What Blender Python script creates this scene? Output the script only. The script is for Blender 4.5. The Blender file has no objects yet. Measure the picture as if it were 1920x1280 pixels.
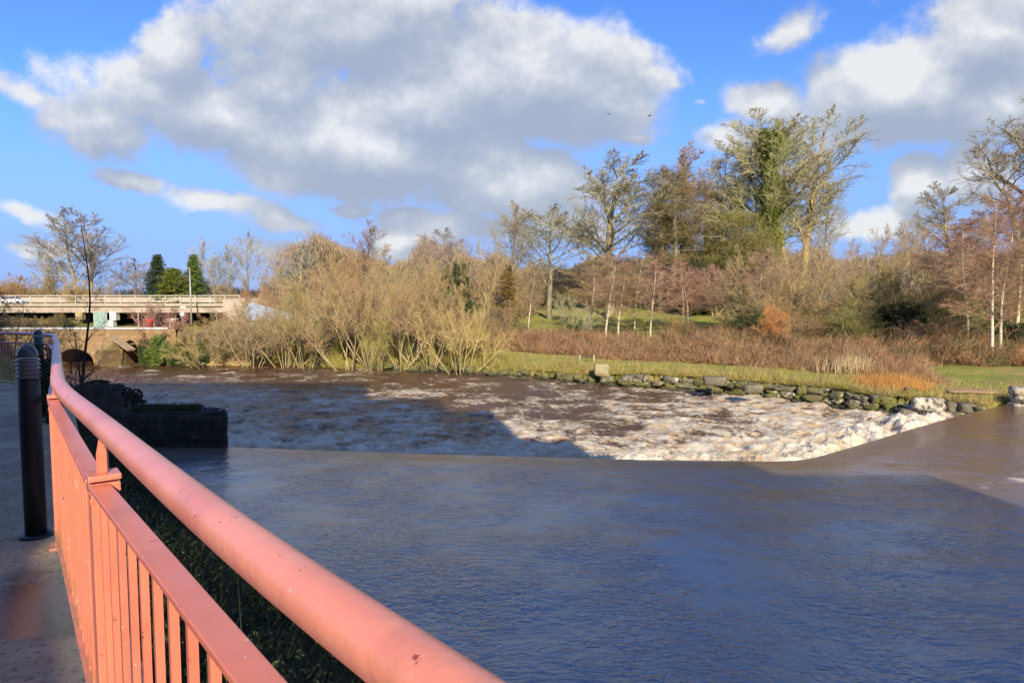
import bpy, math, random
import numpy as np
from mathutils import Vector, Matrix, Quaternion
sc = bpy.context.scene
COL = sc.collection
R = math.radians
# ------------------------------------------------------------------ camera
PITCH = math.atan(90/1280)
cam_d = bpy.data.cameras.new('camera'); cam = bpy.data.objects.new('camera', cam_d); COL.objects.link(cam)
cam.location = (0, 0, 0); cam.rotation_euler = (R(90)-PITCH, 0, 0)
cam_d.sensor_width = 36; cam_d.lens = 24; cam_d.clip_start = .05; cam_d.clip_end = 5000
sc.camera = cam
CP, SP = math.cos(PITCH), math.sin(PITCH)
def ray(px, py):
    a = (px-960)/1280; b = (640-py)/1280
    y = CP+b*SP; z = -SP+b*CP
    return a/y, z/y                                  # x and z per metre of depth
def at(px, py, Y):
    a, b = ray(px, py); return Vector((a*Y, Y, b*Y))
def on_z(px, py, z):
    a, b = ray(px, py); Y = z/b; return Vector((a*Y, Y, z))
# ------------------------------------------------------------------ light
SUN_EL = R(27); sx, sy = .2, -1.0
n = math.hypot(sx, sy); sx /= n; sy /= n
TO_SUN = Vector((sx*math.cos(SUN_EL), sy*math.cos(SUN_EL), math.sin(SUN_EL)))
sun_d = bpy.data.lights.new('sun', 'SUN'); sun = bpy.data.objects.new('sun', sun_d); COL.objects.link(sun)
sun_d.energy = 5.0; sun_d.angle = R(.53); sun_d.color = (1, .86, .66)
sun.rotation_euler = (-TO_SUN).to_track_quat('-Z', 'Y').to_euler()
sc.view_settings.view_transform = 'Standard'; sc.view_settings.look = 'None'
sc.view_settings.exposure = 0.55; sc.view_settings.gamma = 1
# ------------------------------------------------------------------ node helper
class NT:
    def __init__(s, nt): s.nt = nt; s.n = nt.nodes; s.l = nt.links
    def new(s, t, **k):
        o = s.n.new(t)
        for a, b in k.items(): setattr(o, a, b)
        return o
    def put(s, sock, v):
        if isinstance(v, bpy.types.NodeSocket): s.l.new(v, sock)
        elif isinstance(v, (int, float)) and hasattr(sock.default_value, '__len__'):
            sock.default_value = [v]*len(sock.default_value)
        elif isinstance(v, (tuple, list)) and len(v) == 3 and hasattr(sock.default_value, '__len__') and len(sock.default_value) == 4:
            sock.default_value = (*v, 1)
        else: sock.default_value = v
    def m(s, op, a, b=None, c=None, clamp=False):
        o = s.new('ShaderNodeMath', operation=op, use_clamp=clamp); s.put(o.inputs[0], a)
        if b is not None: s.put(o.inputs[1], b)
        if c is not None: s.put(o.inputs[2], c)
        return o.outputs[0]
    def vm(s, op, a, b=None, out=0):
        o = s.new('ShaderNodeVectorMath', operation=op); s.put(o.inputs[0], a)
        if b is not None: s.put(o.inputs[1], b)
        return o.outputs[out]
    def xyz(s, v):
        o = s.new('ShaderNodeSeparateXYZ'); s.put(o.inputs[0], v); return o.outputs
    def comb(s, x, y, z=0.0):
        o = s.new('ShaderNodeCombineXYZ'); s.put(o.inputs[0], x); s.put(o.inputs[1], y); s.put(o.inputs[2], z); return o.outputs[0]
    def noise(s, v, scale, detail=4, rough=.55, dist=0.0, col=False):
        o = s.new('ShaderNodeTexNoise'); s.put(o.inputs['Vector'], v)
        o.inputs['Scale'].default_value = scale; o.inputs['Detail'].default_value = detail
        o.inputs['Roughness'].default_value = rough; o.inputs['Distortion'].default_value = dist
        return o.outputs[1 if col else 0]
    def ss(s, x, a, b):                              # smoothstep
        o = s.new('ShaderNodeMapRange', interpolation_type='SMOOTHSTEP'); s.put(o.inputs[0], x)
        s.put(o.inputs[1], a); s.put(o.inputs[2], b); return o.outputs[0]
    def mix(s, f, a, b, blend='MIX'):
        o = s.new('ShaderNodeMix', data_type='RGBA', blend_type=blend); s.put(o.inputs[0], f)
        s.put(o.inputs[6], a); s.put(o.inputs[7], b); return o.outputs[2]
    def scale(s, v, k):
        o = s.new('ShaderNodeMapping'); s.put(o.inputs[0], v); o.inputs['Scale'].default_value = k; return o.outputs[0]
# ------------------------------------------------------------------ world: sky with drifting cumulus
w = bpy.data.worlds.new('World'); sc.world = w; w.use_nodes = True
W = NT(w.node_tree); W.n.clear()
out = W.new('ShaderNodeOutputWorld'); bg = W.new('ShaderNodeBackground'); W.l.new(bg.outputs[0], out.inputs[0])
sky = W.new('ShaderNodeTexSky', sky_type='NISHITA', sun_disc=False)
sky.sun_elevation = SUN_EL; sky.sun_rotation = math.atan2(sx, sy); sky.altitude = 50; sky.air_density = 1.0; sky.dust_density = .3; sky.ozone_density = 2.5
tc = W.new('ShaderNodeTexCoord'); X, Y, Z = W.xyz(tc.outputs['Generated'])
Yc = W.m('MAXIMUM', Y, .12)
U = W.m('DIVIDE', X, Yc); V = W.m('DIVIDE', Z, Yc)
BLOBS = [(650,40,250,125,0,1.1),(1000,150,235,120,8,1.25),(430,225,300,85,14,1.0),(345,115,75,85,10,.9),(190,225,120,62,10,.85),(520,160,120,110,0,.9),
 (700,285,420,88,10,1.15),(930,350,240,62,3,1.05),(1030,325,85,45,0,1.0),(800,200,260,120,0,1.1),(405,374,110,22,13,.74),(530,408,85,26,14,.72),
 (230,332,65,17,10,.8),(665,388,65,15,5,.75),(772,406,50,20,8,.85),(765,452,62,34,0,.85),(50,402,75,20,8,.5),(545,470,75,26,0,.7),(60,470,110,16,0,.46),
 (1700,170,250,95,-14,1.15),(1860,70,170,110,-20,1.15),(1450,188,110,48,0,.95),(1480,50,120,40,-25,.48),(1700,232,130,44,0,1.0),
 (1722,350,56,52,0,1.2),(1650,405,110,34,0,.8),(1372,262,70,36,0,1.0),(1180,262,42,12,10,.7),(1840,330,80,66,0,1.0),(60,165,110,26,10,.55),(1880,200,140,80,0,1.0),
 (1300,200,30,14,0,.5),(1240,160,40,24,20,.55),(960,420,260,40,0,.8),(1200,-110,330,45,4,.62),(500,-230,300,60,0,.7),(1650,-280,240,50,0,.6)]
grp = bpy.data.node_groups.new('cloud_field', 'ShaderNodeTree')
grp.interface.new_socket(name='P', in_out='INPUT', socket_type='NodeSocketVector'); grp.interface.new_socket(name='D', in_out='OUTPUT', socket_type='NodeSocketFloat')
G = NT(grp); gi = G.new('NodeGroupInput'); go = G.new('NodeGroupOutput')
wn = G.noise(gi.outputs[0], 5.0, 5, .55, 0, True)
wv = G.vm('MULTIPLY', G.vm('SUBTRACT', wn, (.5, .5, .5)), (.11, .075, 0))
P = G.vm('ADD', gi.outputs[0], wv)
acc = None
for (bx, by, rx, ry, an, wt) in BLOBS:
    ca, cb = ray(bx, by); k = 1/1280
    mp = G.new('ShaderNodeMapping', vector_type='TEXTURE'); G.put(mp.inputs[0], P)
    mp.inputs['Location'].default_value = (ca, cb, 0); mp.inputs['Rotation'].default_value = (0, 0, R(-an)); mp.inputs['Scale'].default_value = (rx*k, ry*k, 1)
    ln = G.vm('LENGTH', mp.outputs[0], None, 1)
    v = G.m('MULTIPLY', G.m('SUBTRACT', 1.45, ln), wt*.62)
    acc = v if acc is None else G.m('SMOOTH_MAX', acc, v, .12)
f1 = G.noise(gi.outputs[0], 9.0, 9, .62)
f2 = G.noise(G.scale(gi.outputs[0], (1, 1.6, 1)), 3.2, 4, .5)
D = G.m('ADD', G.m('MAXIMUM', acc, -.35), G.m('ADD', G.m('MULTIPLY', G.m('SUBTRACT', f1, .5), 1.2), G.m('MULTIPLY', G.m('SUBTRACT', f2, .5), .55)))
G.put(go.inputs[0], D)
def field(p):
    g = W.new('ShaderNodeGroup'); g.node_tree = grp; W.put(g.inputs[0], p); return g.outputs[0]
p0 = W.comb(U, V, 0.0); D0 = field(p0); D1 = field(W.comb(W.m('ADD', U, -.012), W.m('ADD', V, .05), 0.0))
front = W.ss(Y, .12, .3)
aF = W.ss(D0, .10, .44)
# clouds behind and overhead
Zc = W.m('ADD', W.m('MAXIMUM', Z, 0.0), .12)
nb = W.noise(W.comb(W.m('DIVIDE', X, Zc), W.m('DIVIDE', Y, Zc), 0.0), 1.1, 6, .55)
aB = W.ss(nb, .5, .64)
alpha = W.m('ADD', W.m('MULTIPLY', aF, front), W.m('MULTIPLY', aB, W.m('SUBTRACT', 1.0, front)))
grad = W.m('SUBTRACT', D0, D1)
thick = W.ss(D0, .35, 1.25)
lf = W.noise(W.scale(p0, (1, 1.8, 1)), 6.5, 6, .55)
li = W.m('ADD', W.m('ADD', W.m('MULTIPLY', grad, 1.15), W.m('MULTIPLY', W.m('SUBTRACT', lf, .5), 1.35)), W.m('SUBTRACT', .49, W.m('MULTIPLY', thick, .18)), clamp=True)
ccol = W.mix(W.m('POWER', li, 1.9), (3.0, 3.45, 4.35), (6.6, 6.65, 6.6))
skyc = W.mix(1.0, sky.outputs[0], (.62, .96, 1.62), 'MULTIPLY')
hz = W.ss(V, .36, .02)
skyc = W.mix(W.m('MULTIPLY', hz, .85), skyc, (2.25, 3.4, 7.0))
fin = W.mix(W.m('MULTIPLY', alpha, .93), skyc, ccol)
W.put(bg.inputs[0], fin); bg.inputs[1].default_value = .09
# ------------------------------------------------------------------ mesh helpers
rnd = random.Random(7)
rng = np.random.default_rng(11)
def tag(o, label=None, cat=None, group=None, kind=None):
    if label: o['label'] = label
    if cat: o['category'] = cat
    if group: o['group'] = group
    if kind: o['kind'] = kind
    return o
def link(name, me, mats=(), parent=None, smooth=False):
    if not isinstance(mats, (list, tuple)): mats = (mats,)
    for m_ in mats: me.materials.append(m_)
    if smooth: me.polygons.foreach_set('use_smooth', np.ones(len(me.polygons), bool))
    o = bpy.data.objects.new(name, me); COL.objects.link(o)
    if parent: o.parent = parent
    return o
def empty(name, loc=(0,0,0), rz=0):
    o = bpy.data.objects.new(name, None); COL.objects.link(o); o.location = loc; o.rotation_euler.z = rz
    o.empty_display_size = .3; return o
def mesh_np(name, v, f, mi=None):
    me = bpy.data.meshes.new(name); v = np.asarray(v, np.float32); f = np.asarray(f, np.int32); k = f.shape[1]
    me.vertices.add(len(v)); me.vertices.foreach_set('co', v.ravel())
    me.loops.add(f.size); me.loops.foreach_set('vertex_index', f.ravel())
    me.polygons.add(len(f)); me.polygons.foreach_set('loop_start', np.arange(0, f.size, k, dtype=np.int32))
    me.polygons.foreach_set('loop_total', np.full(len(f), k, np.int32))
    if mi is not None: me.polygons.foreach_set('material_index', np.asarray(mi, np.int32))
    me.update(); me.validate(); return me
class MB:
    def __init__(s): s.v = []; s.f = []
    def face(s, pts):
        b = len(s.v); s.v += [tuple(p) for p in pts]; s.f.append(tuple(range(b, b+len(pts))))
    def box(s, c, d, rz=0, M=None):
        b = len(s.v); hx, hy, hz = d[0]/2, d[1]/2, d[2]/2
        M = M or (Matrix.Translation(c) @ Matrix.Rotation(rz, 4, 'Z'))
        for x in (-hx, hx):
            for y in (-hy, hy):
                for z in (-hz, hz): s.v.append(tuple(M @ Vector((x, y, z))))
        for q in ((0,1,3,2),(4,6,7,5),(0,4,5,1),(2,3,7,6),(0,2,6,4),(1,5,7,3)): s.f.append(tuple(b+i for i in q))
    def beam(s, a, b_, w, h):                        # box from a to b, w wide across, h high
        a = Vector(a); b_ = Vector(b_); d = b_-a; L = d.length; q = d.to_track_quat('X', 'Z')
        s.box(None, (L, w, h), M=Matrix.Translation((a+b_)/2) @ q.to_matrix().to_4x4())
    def tube(s, pts, rr, n=8, cap=True, tip=False):
        pts = [Vector(p) for p in pts]; m = len(pts)
        if not hasattr(rr, '__len__'): rr = [rr]*m
        u = None; b0 = len(s.v)
        for i, p in enumerate(pts):
            t = (pts[min(i+1, m-1)]-pts[max(i-1, 0)])
            t = t.normalized() if t.length > 1e-9 else Vector((0,0,1))
            if u is None:
                u = t.orthogonal().normalized()
            else:
                u = (u-t*u.dot(t)); u = u.normalized() if u.length > 1e-6 else t.orthogonal().normalized()
            w_ = t.cross(u)
            for k in range(n):
                a = 2*math.pi*k/n; q = p+(u*math.cos(a)+w_*math.sin(a))*rr[i]; s.v.append((q.x, q.y, q.z))
        for i in range(m-1):
            for k in range(n):
                a = b0+i*n+k; c = b0+i*n+(k+1) % n; s.f.append((a, c, c+n, a+n))
        if cap and n > 2:
            s.f.append(tuple(b0+k for k in range(n-1, -1, -1))); s.f.append(tuple(b0+(m-1)*n+k for k in range(n)))
    def lathe(s, prof, c=(0,0,0), n=24, cap=True):
        s.tube_like(prof, c, n, cap)
    def tube_like(s, prof, c, n, cap):
        b0 = len(s.v)
        for (r, z) in prof:
            for k in range(n):
                a = 2*math.pi*k/n; s.v.append((c[0]+r*math.cos(a), c[1]+r*math.sin(a), c[2]+z))
        for i in range(len(prof)-1):
            for k in range(n):
                a = b0+i*n+k; d = b0+i*n+(k+1) % n; s.f.append((a, d, d+n, a+n))
        if cap:
            s.f.append(tuple(b0+k for k in range(n-1, -1, -1))); s.f.append(tuple(b0+(len(prof)-1)*n+k for k in range(n)))
    def spike(s, p, q, r):
        d = q-p
        u = Vector((d.y, -d.x, .3*d.z+.01)); L = u.length
        u *= r/L; w_ = d.cross(u); L2 = w_.length or 1; w_ *= r/L2
        b = len(s.v); px_, py_, pz_ = p
        s.v.append((px_+u.x, py_+u.y, pz_+u.z)); s.v.append((px_-.5*u.x+.87*w_.x, py_-.5*u.y+.87*w_.y, pz_-.5*u.z+.87*w_.z))
        s.v.append((px_-.5*u.x-.87*w_.x, py_-.5*u.y-.87*w_.y, pz_-.5*u.z-.87*w_.z)); s.v.append((q.x, q.y, q.z))
        s.f += [(b, b+1, b+3), (b+1, b+2, b+3), (b+2, b, b+3)]
    def mesh(s, name):
        me = bpy.data.meshes.new(name); me.from_pydata(s.v, [], s.f); me.update(); return me
    def build(s, name, mat, parent=None, smooth=False, bevel=0):
        o = link(name, s.mesh(name), mat, parent, smooth)
        if bevel:
            m_ = o.modifiers.new('b', 'BEVEL'); m_.width = bevel; m_.segments = 2; m_.limit_method = 'ANGLE'
        return o
# numpy value noise
PERM = np.random.default_rng(3).random((256, 256)).astype(np.float32)
def vn(x, y):
    xi = np.floor(x).astype(int); yi = np.floor(y).astype(int); fx = x-xi; fy = y-yi
    fx = fx*fx*(3-2*fx); fy = fy*fy*(3-2*fy); a = xi & 255; b = yi & 255; a1 = (a+1) & 255; b1 = (b+1) & 255
    return (PERM[a, b]*(1-fx)+PERM[a1, b]*fx)*(1-fy)+(PERM[a, b1]*(1-fx)+PERM[a1, b1]*fx)*fy
def fbm(x, y, o=4, g=.5):
    s_ = 0; a = 1; t = 0; x = np.asarray(x, float); y = np.asarray(y, float)
    for i in range(o):
        s_ = s_+a*vn(x*2**i+17.3*i, y*2**i+5.1*i); t += a; a *= g
    return s_/t-.5
def sst(x, a, b):
    t = np.clip((x-a)/(b-a), 0, 1); return t*t*(3-2*t)
def pdist(X, Y, P):                                  # distance to a polyline and the side (+ = left of travel)
    X = np.asarray(X, float); Y = np.asarray(Y, float)
    best = np.full(X.shape, 1e9); side = np.zeros(X.shape); tt = np.zeros(X.shape)
    for i in range(len(P)-1):
        ax, ay = P[i]; bx, by = P[i+1]; dx, dy = bx-ax, by-ay; L2 = dx*dx+dy*dy
        t = np.clip(((X-ax)*dx+(Y-ay)*dy)/L2, 0, 1); qx = X-(ax+t*dx); qy = Y-(ay+t*dy); d = np.hypot(qx, qy)
        m_ = d < best-1e-9; best = np.where(m_, d, best); side = np.where(m_, np.sign(dx*(Y-ay)-dy*(X-ax)), side); tt = np.where(m_, i+t, tt)
    return best, side, tt
# ------------------------------------------------------------------ materials
def mat(name, c1, c2=None, scale=5, rough=.7, bump=0, bscale=None, detail=5, spec=.4, lo=.35, hi=.65, c3=None, s3=None, coord='Object', stretch=None, metal=0, lo3=.55, hi3=.65):
    m_ = bpy.data.materials.new(name); m_.use_nodes = True; N = NT(m_.node_tree); p = N.n['Principled BSDF']
    t = N.new('ShaderNodeTexCoord'); v = t.outputs[coord]
    if stretch: v = N.scale(v, stretch)
    c = c1
    if c2: c = N.mix(N.ss(N.noise(v, scale, detail), lo, hi), c1, c2)
    if c3: c = N.mix(N.ss(N.noise(v, s3 or scale*3, detail), lo3, hi3), c, c3)
    N.put(p.inputs['Base Color'], c); p.inputs['Roughness'].default_value = rough; p.inputs['Metallic'].default_value = metal
    p.inputs['Specular IOR Level'].default_value = spec
    if bump:
        b = N.new('ShaderNodeBump'); b.inputs['Strength'].default_value = 1; b.inputs['Distance'].default_value = bump
        N.put(b.inputs['Height'], N.noise(v, bscale or scale*4, 6)); N.l.new(b.outputs[0], p.inputs['Normal'])
    return m_
def plantmat(name, var=.35, hue=None, transl=0.0, rough=.75, patch=None, ps=.5):
    """object colour times a random tone for every twig or leaf"""
    m_ = bpy.data.materials.new(name); m_.use_nodes = True; N = NT(m_.node_tree); p = N.n['Principled BSDF']
    oi = N.new('ShaderNodeObjectInfo'); g = N.new('ShaderNodeNewGeometry'); r = g.outputs['Random Per Island']
    c = N.mix(r, oi.outputs['Color'], hue or (.5, .5, .5), 'MIX') if hue else oi.outputs['Color']
    if hue:
        c = N.mix(N.m('MULTIPLY', N.m('POWER', r, 2.0), .8), oi.outputs['Color'], hue)
    if patch: c = N.mix(N.ss(N.noise(N.new('ShaderNodeTexCoord').outputs['Object'], ps, 5, .65), .47, .60), c, patch)
    k = N.m('ADD', 1-var, N.m('MULTIPLY', N.m('FRACT', N.m('MULTIPLY', r, 37.7)), 2*var))
    c = N.mix(1.0, c, N.comb(k, k, k), 'MULTIPLY')
    N.put(p.inputs['Base Color'], c); p.inputs['Roughness'].default_value = rough; p.inputs['Specular IOR Level'].default_value = .25
    if transl:
        tr = N.new('ShaderNodeBsdfTranslucent'); N.put(tr.inputs[0], c); ms = N.new('ShaderNodeMixShader'); ms.inputs[0].default_value = transl
        o = [x for x in N.n if x.type == 'OUTPUT_MATERIAL'][0]; N.l.new(p.outputs[0], ms.inputs[1]); N.l.new(tr.outputs[0], ms.inputs[2]); N.l.new(ms.outputs[0], o.inputs[0])
    return m_
M_twig = plantmat('twigs'); M_leaf = plantmat('leaves', .5, None, .2, .5)
def barkmat(name, c1, c2, c3, sc_=2.0):
    return mat(name, c1, c2, sc_, .85, .03, 14, c3=c3, s3=1.1, stretch=(1,1,.35))
M_bark = barkmat('bark_grey', (.19,.165,.115), (.30,.25,.15), (.17,.17,.055))
M_barkw = mat('bark_birch', (.62,.56,.42), (.50,.42,.28), 3, .7, .01, 14, c3=(.12,.09,.06), s3=5, lo3=.6, hi3=.66, stretch=(1,1,3))
M_barkd = barkmat('bark_dark', (.035,.03,.024), (.06,.05,.04), (.03,.035,.02))
M_barkt = barkmat('bark_tan', (.40,.31,.18), (.30,.24,.12), (.26,.27,.08))
M_ground = None
# ------------------------------------------------------------------ land form
Z1, Z2 = -5.0, -6.0                                   # water above and below the weir
FPX = [(-700,684),(60,686),(200,683),(300,677),(420,678),(560,686),(700,694),(860,699),(1000,709),(1160,724),(1300,735),(1440,747),(1540,758),(1640,774),(1720,782)]
FE = [tuple(on_z(a, b, Z2)[:2]) for a, b in FPX]
CR = [tuple(on_z(a, b, Z1)[:2]) for a, b in [(426,835),(800,848),(1200,859),(1440,862),(1490,861),(1530,856),(1600,836),(1700,806),(1800,777),(1888,756)]]
cend = CR[-1]
FE += [(cend[0]-1.3, cend[1]-.2), cend, (cend[0]+6, cend[1]-.6), (60, 26), (200, 0)]
CRL = [(CR[0][0]-14, CR[0][1]+4)]+CR+[(cend[0]+6, cend[1]+4)]
NE = [(120,-70),(6,0),(2,4.5),(-.9,8),(-2.2,9.7),(-4.3,12.6),(-7.6,16.8),(-11.2,21.0),(-12.4,23.2),(-16,26.5),(-21,33.5),(-31,46),(-42,58),(-75,90)]
FENCE = [(2.0,-2.0),(.38,.02),(-1.23,2.02),(-2.75,4.08),(-4.15,6.2),(-5.58,8.35),(-7.05,10.5),(-8.62,12.7),(-11.0,14.3),(-13.6,14.9),(-16.2,15.2)]
def path_z(Y): return -(1.40+.035*np.clip(Y, 0, 17))
def height(X, Y):
    X = np.asarray(X, float); Y = np.asarray(Y, float)
    dn, sn, _ = pdist(X, Y, NE); df, sf, _ = pdist(X, Y, FE)
    near = sn > 0; far = sf > 0
    sl = 1.0-.52*sst(Y, 10, 17)
    hn = np.minimum(-5.25+dn*sl+fbm(X*.8, Y*.8)*.5*np.minimum(dn, 1), path_z(Y)-.03-.0*X)
    hn = np.where(X < -26, np.maximum(hn, -5.2+np.minimum(dn*.8, 2.6)), hn)
    wall = sst(X, -4, 3)                              # vertical stone edge on the right, soft bank on the left
    tall = sst(X, 4, 9); edge = np.where(df > .45, -5.48+.36*tall+(1-tall)*.36*sst(df, .4, 3.0), -6.8)*wall+(1-wall)*(-6.15+1.05*sst(df, 0, 2.6))
    rise = .25*sst(df, 3, 14)+.9*sst(df, 14, 30)+2.2*sst(df, 24, 58)+.8*sst(df, 80, 200)
    leftlow = sst(X, -22, -34)
    rise = rise*(1-leftlow)+leftlow*(-.55*sst(df, 8, 16))
    hf = edge+rise+fbm(X*.25, Y*.25)*.35*sst(df, 1, 6)+fbm(X*1.3, Y*1.3)*.12
    inr = ~(near | far)
    hr = -7.0+0*X
    h = np.where(inr, hr, np.where(near, hn, hf))
    h = np.where(near & far, hn, h)
    for pc_, hw_ in ((138, 2.3), (245, 1.3)): h = np.where((np.abs(X-ray(pc_, 640)[0]*57.2) < hw_) & (Y > 50) & (Y < 80), -7.0, h)
    return h
def hz1(x, y): return float(height(np.array([x]), np.array([y]))[0])
def grid(xs, ys): 
    Xg, Yg = np.meshgrid(xs, ys); nx, ny = len(xs), len(ys); i = np.arange(nx*ny).reshape(ny, nx)
    f = np.stack([i[:-1, :-1], i[:-1, 1:], i[1:, 1:], i[1:, :-1]], -1).reshape(-1, 4); return Xg, Yg, f
xs = np.concatenate([np.linspace(-900, -62, 20), np.linspace(-60, 45, 420), np.linspace(47, 900, 20)])
ys = np.concatenate([np.linspace(-120, -4, 14), np.linspace(-3, 80, 330), np.linspace(81, 150, 40), np.linspace(155, 2500, 25)])
Xg, Yg, f = grid(xs, ys); Hg = height(Xg, Yg)
m_ = bpy.data.materials.new('meadow'); m_.use_nodes = True; N = NT(m_.node_tree); p = N.n['Principled BSDF']
po = N.new('ShaderNodeTexCoord').outputs['Object']
c = N.mix(N.ss(N.noise(po, .35, 5, .6), .40, .60), (.24,.26,.05), (.36,.28,.10))
c = N.mix(N.ss(N.noise(po, 1.7, 6, .65), .50, .64), c, (.17,.25,.035))
c = N.mix(N.ss(N.noise(po, 5.5, 5, .6), .56, .70), c, (.36,.27,.12))
px_, py_, pz_ = N.xyz(po)
c = N.mix(N.ss(pz_, -5.6, -6.2), c, (.045,.035,.02))
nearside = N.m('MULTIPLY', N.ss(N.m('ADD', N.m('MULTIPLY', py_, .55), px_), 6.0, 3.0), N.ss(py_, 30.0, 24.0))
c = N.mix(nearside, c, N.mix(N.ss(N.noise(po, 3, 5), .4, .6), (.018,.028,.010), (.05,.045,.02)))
N.put(p.inputs['Base Color'], c); p.inputs['Roughness'].default_value = .9; p.inputs['Specular IOR Level'].default_value = .15
b = N.new('ShaderNodeBump'); b.inputs['Distance'].default_value = .12; N.put(b.inputs['Height'], N.noise(po, 6, 7, .7)); N.l.new(b.outputs[0], p.inputs['Normal'])
M_ground = m_
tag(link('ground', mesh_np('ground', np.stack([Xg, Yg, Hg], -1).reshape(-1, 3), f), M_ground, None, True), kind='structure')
# ------------------------------------------------------------------ river
us = np.concatenate([np.linspace(-1.05, .95, 820), np.linspace(.97, 4, 60)])
yr = [1.0]
while yr[-1] < 64: yr.append(yr[-1]*(1.0045 if yr[-1] > 17 else 1.012))
yr = np.array(yr); Ug, Yg = np.meshgrid(us, yr); Xg = Ug*Yg
i = np.arange(Xg.size).reshape(Xg.shape); f = np.stack([i[:-1, :-1], i[:-1, 1:], i[1:, 1:], i[1:, :-1]], -1).reshape(-1, 4)
dc, s_c, tcr = pdist(Xg, Yg, CRL); S = dc*s_c          # >0 downstream
right = sst(Xg, 6, 11)
amp = .44*np.exp(-((S-2.0)/1.7)**2)+.30*np.exp(-np.maximum(S-1, 0)/12)+.07
amp = np.where(S > .3, amp, 0)*sst(S, .3, 1.2)
t1 = fbm(Xg*.75+9, Yg*.8, 6, .6); t2 = 1-np.abs(fbm(Xg*.6, Yg*.7+31, 4, .55))*4; t3 = fbm(Xg*3.4, Yg*2.2+8, 4, .6)
H = Z1-.07*sst(S, -1.4, .1)-.95*sst(S, 0, .75)**1.2
H = H+amp*(1.4*t1+.5*t2+.42*t3)+.12*np.exp(-((S-1.6)/1.2)**2)
up = sst(-S, .4, 2.5)
H = H+up*(.05*fbm(Xg*.9, Yg*.9, 3)+.07*fbm(Xg*.28, Yg*.4+3, 2)+.012*fbm(Xg*3.1, Yg*4, 2))
df, sf, _ = pdist(Xg, Yg, FE)
foam = np.where(S > .12, .20+(.42+.10*sst(Xg, -2, 5))*np.exp(-np.maximum(S-1.3, 0)/4.5)+.24*np.exp(-np.maximum(S-2, 0)/14), 0)*sst(S, .1, .75)
foam = foam+(1.25*t1+.10*t2+.6*fbm(Xg*.22+4, Yg*.16, 3))*(S > 0)+.3*sst(amp*t1, .02, .1)*(S > 0)
leftfar = sst(Yg, 36, 46)*(S > 0); foam = foam-.20*leftfar
def streak(pts, wd, k):
    P_ = [tuple(on_z(a, b, Z1)[:2]) for a, b in pts]; d, _, _ = pdist(Xg, Yg, P_); return k*np.exp(-(d/wd)**2)
foam = foam+(S < 0)*(streak([(1560,872),(1640,866),(1700,874),(1800,884),(1960,903)], .20, .50)+streak([(1785,913),(1850,914)], .2, .55)+streak([(1450,882),(1620,878)], .16, .42)
    +streak([(1840,908),(1960,898)], .3, .5)+streak([(1540,928),(1800,932),(1960,950)], .25, .34)+streak([(1330,885),(1440,902)], .12, .38))
me = mesh_np('river_water', np.stack([Xg, Yg, H], -1).reshape(-1, 3), f)
at_ = me.attributes.new('foam', 'FLOAT', 'POINT'); at_.data.foreach_set('value', foam.astype(np.float32).ravel())
at2 = me.attributes.new('down', 'FLOAT', 'POINT'); at2.data.foreach_set('value', sst(S, -.1, .8).astype(np.float32).ravel())
at3 = me.attributes.new('shallow_sunlit', 'FLOAT', 'POINT'); at3.data.foreach_set('value', (np.exp(-np.maximum(-S, 0)/.9)*.8+.75*sst(Xg-.25*(Yg-20), 5.5, 11)*np.exp(-np.maximum(-S-3.5, 0)/3)).clip(0, 1).astype(np.float32).ravel())  # shallow tone along the crest, plus sunlit brown painted into the right pool
m_ = bpy.data.materials.new('water'); m_.use_nodes = True; N = NT(m_.node_tree); p = N.n['Principled BSDF']
po = N.new('ShaderNodeTexCoord').outputs['Object']
fa = N.new('ShaderNodeAttribute', attribute_name='foam').outputs['Fac']; dn = N.new('ShaderNodeAttribute', attribute_name='down').outputs['Fac']
wv = N.vm('ADD', po, N.vm('MULTIPLY', N.noise(po, .8, 4, .6, 0, True), (.9, .9, .5)))
n1 = N.noise(N.scale(wv, (.75, .95, 1)), 1.0, 10, .66); n2 = N.noise(N.scale(wv, (1.1, .5, 1)), 3.6, 6, .62)
ridg = N.m('SUBTRACT', 1.0, N.m('MULTIPLY', N.m('ABSOLUTE', N.m('SUBTRACT', N.noise(N.scale(wv, (.6, .9, 1)), 1.3, 6, .6), .5)), 7.0))
fm = N.m('ADD', N.m('ADD', fa, N.m('MULTIPLY', N.m('SUBTRACT', n1, .5), 1.15)), N.m('MULTIPLY', N.m('SUBTRACT', n2, .5), .85))
fm = N.m('ADD', fm, N.m('MULTIPLY', N.m('SUBTRACT', N.m('MULTIPLY', N.m('MAXIMUM', ridg, -1.0), .26), .03), dn))
rid2 = N.m('SUBTRACT', 1.0, N.m('MULTIPLY', N.m('ABSOLUTE', N.m('SUBTRACT', N.noise(N.scale(wv, (.8, 1.0, 1)), 3.1, 5, .6), .5)), 9.0))
rid3 = N.m('SUBTRACT', 1.0, N.m('MULTIPLY', N.m('ABSOLUTE', N.m('SUBTRACT', N.noise(N.scale(po, (.7, 1.3, 1)), 7.0, 4, .6), .5)), 9.0))
fm = N.m('ADD', fm, N.m('MULTIPLY', N.m('MULTIPLY', N.m('ADD', N.m('MAXIMUM', rid2, -.6), N.m('MULTIPLY', N.m('MAXIMUM', rid3, -.6), .6)), .20), dn))
mask = N.ss(fm, .46, .97)
deep = N.mix(N.ss(N.noise(po, .6, 4), .4, .62), (.085,.042,.016), (.105,.05,.026))
calm = N.mix(N.ss(N.noise(N.scale(po, (.5,1,1)), .35, 4), .42, .6), (.13,.145,.14), (.17,.17,.155))
shl_sun = N.new('ShaderNodeAttribute', attribute_name='shallow_sunlit').outputs['Fac']
calm = N.mix(shl_sun, calm, (.15,.08,.025))
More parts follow.
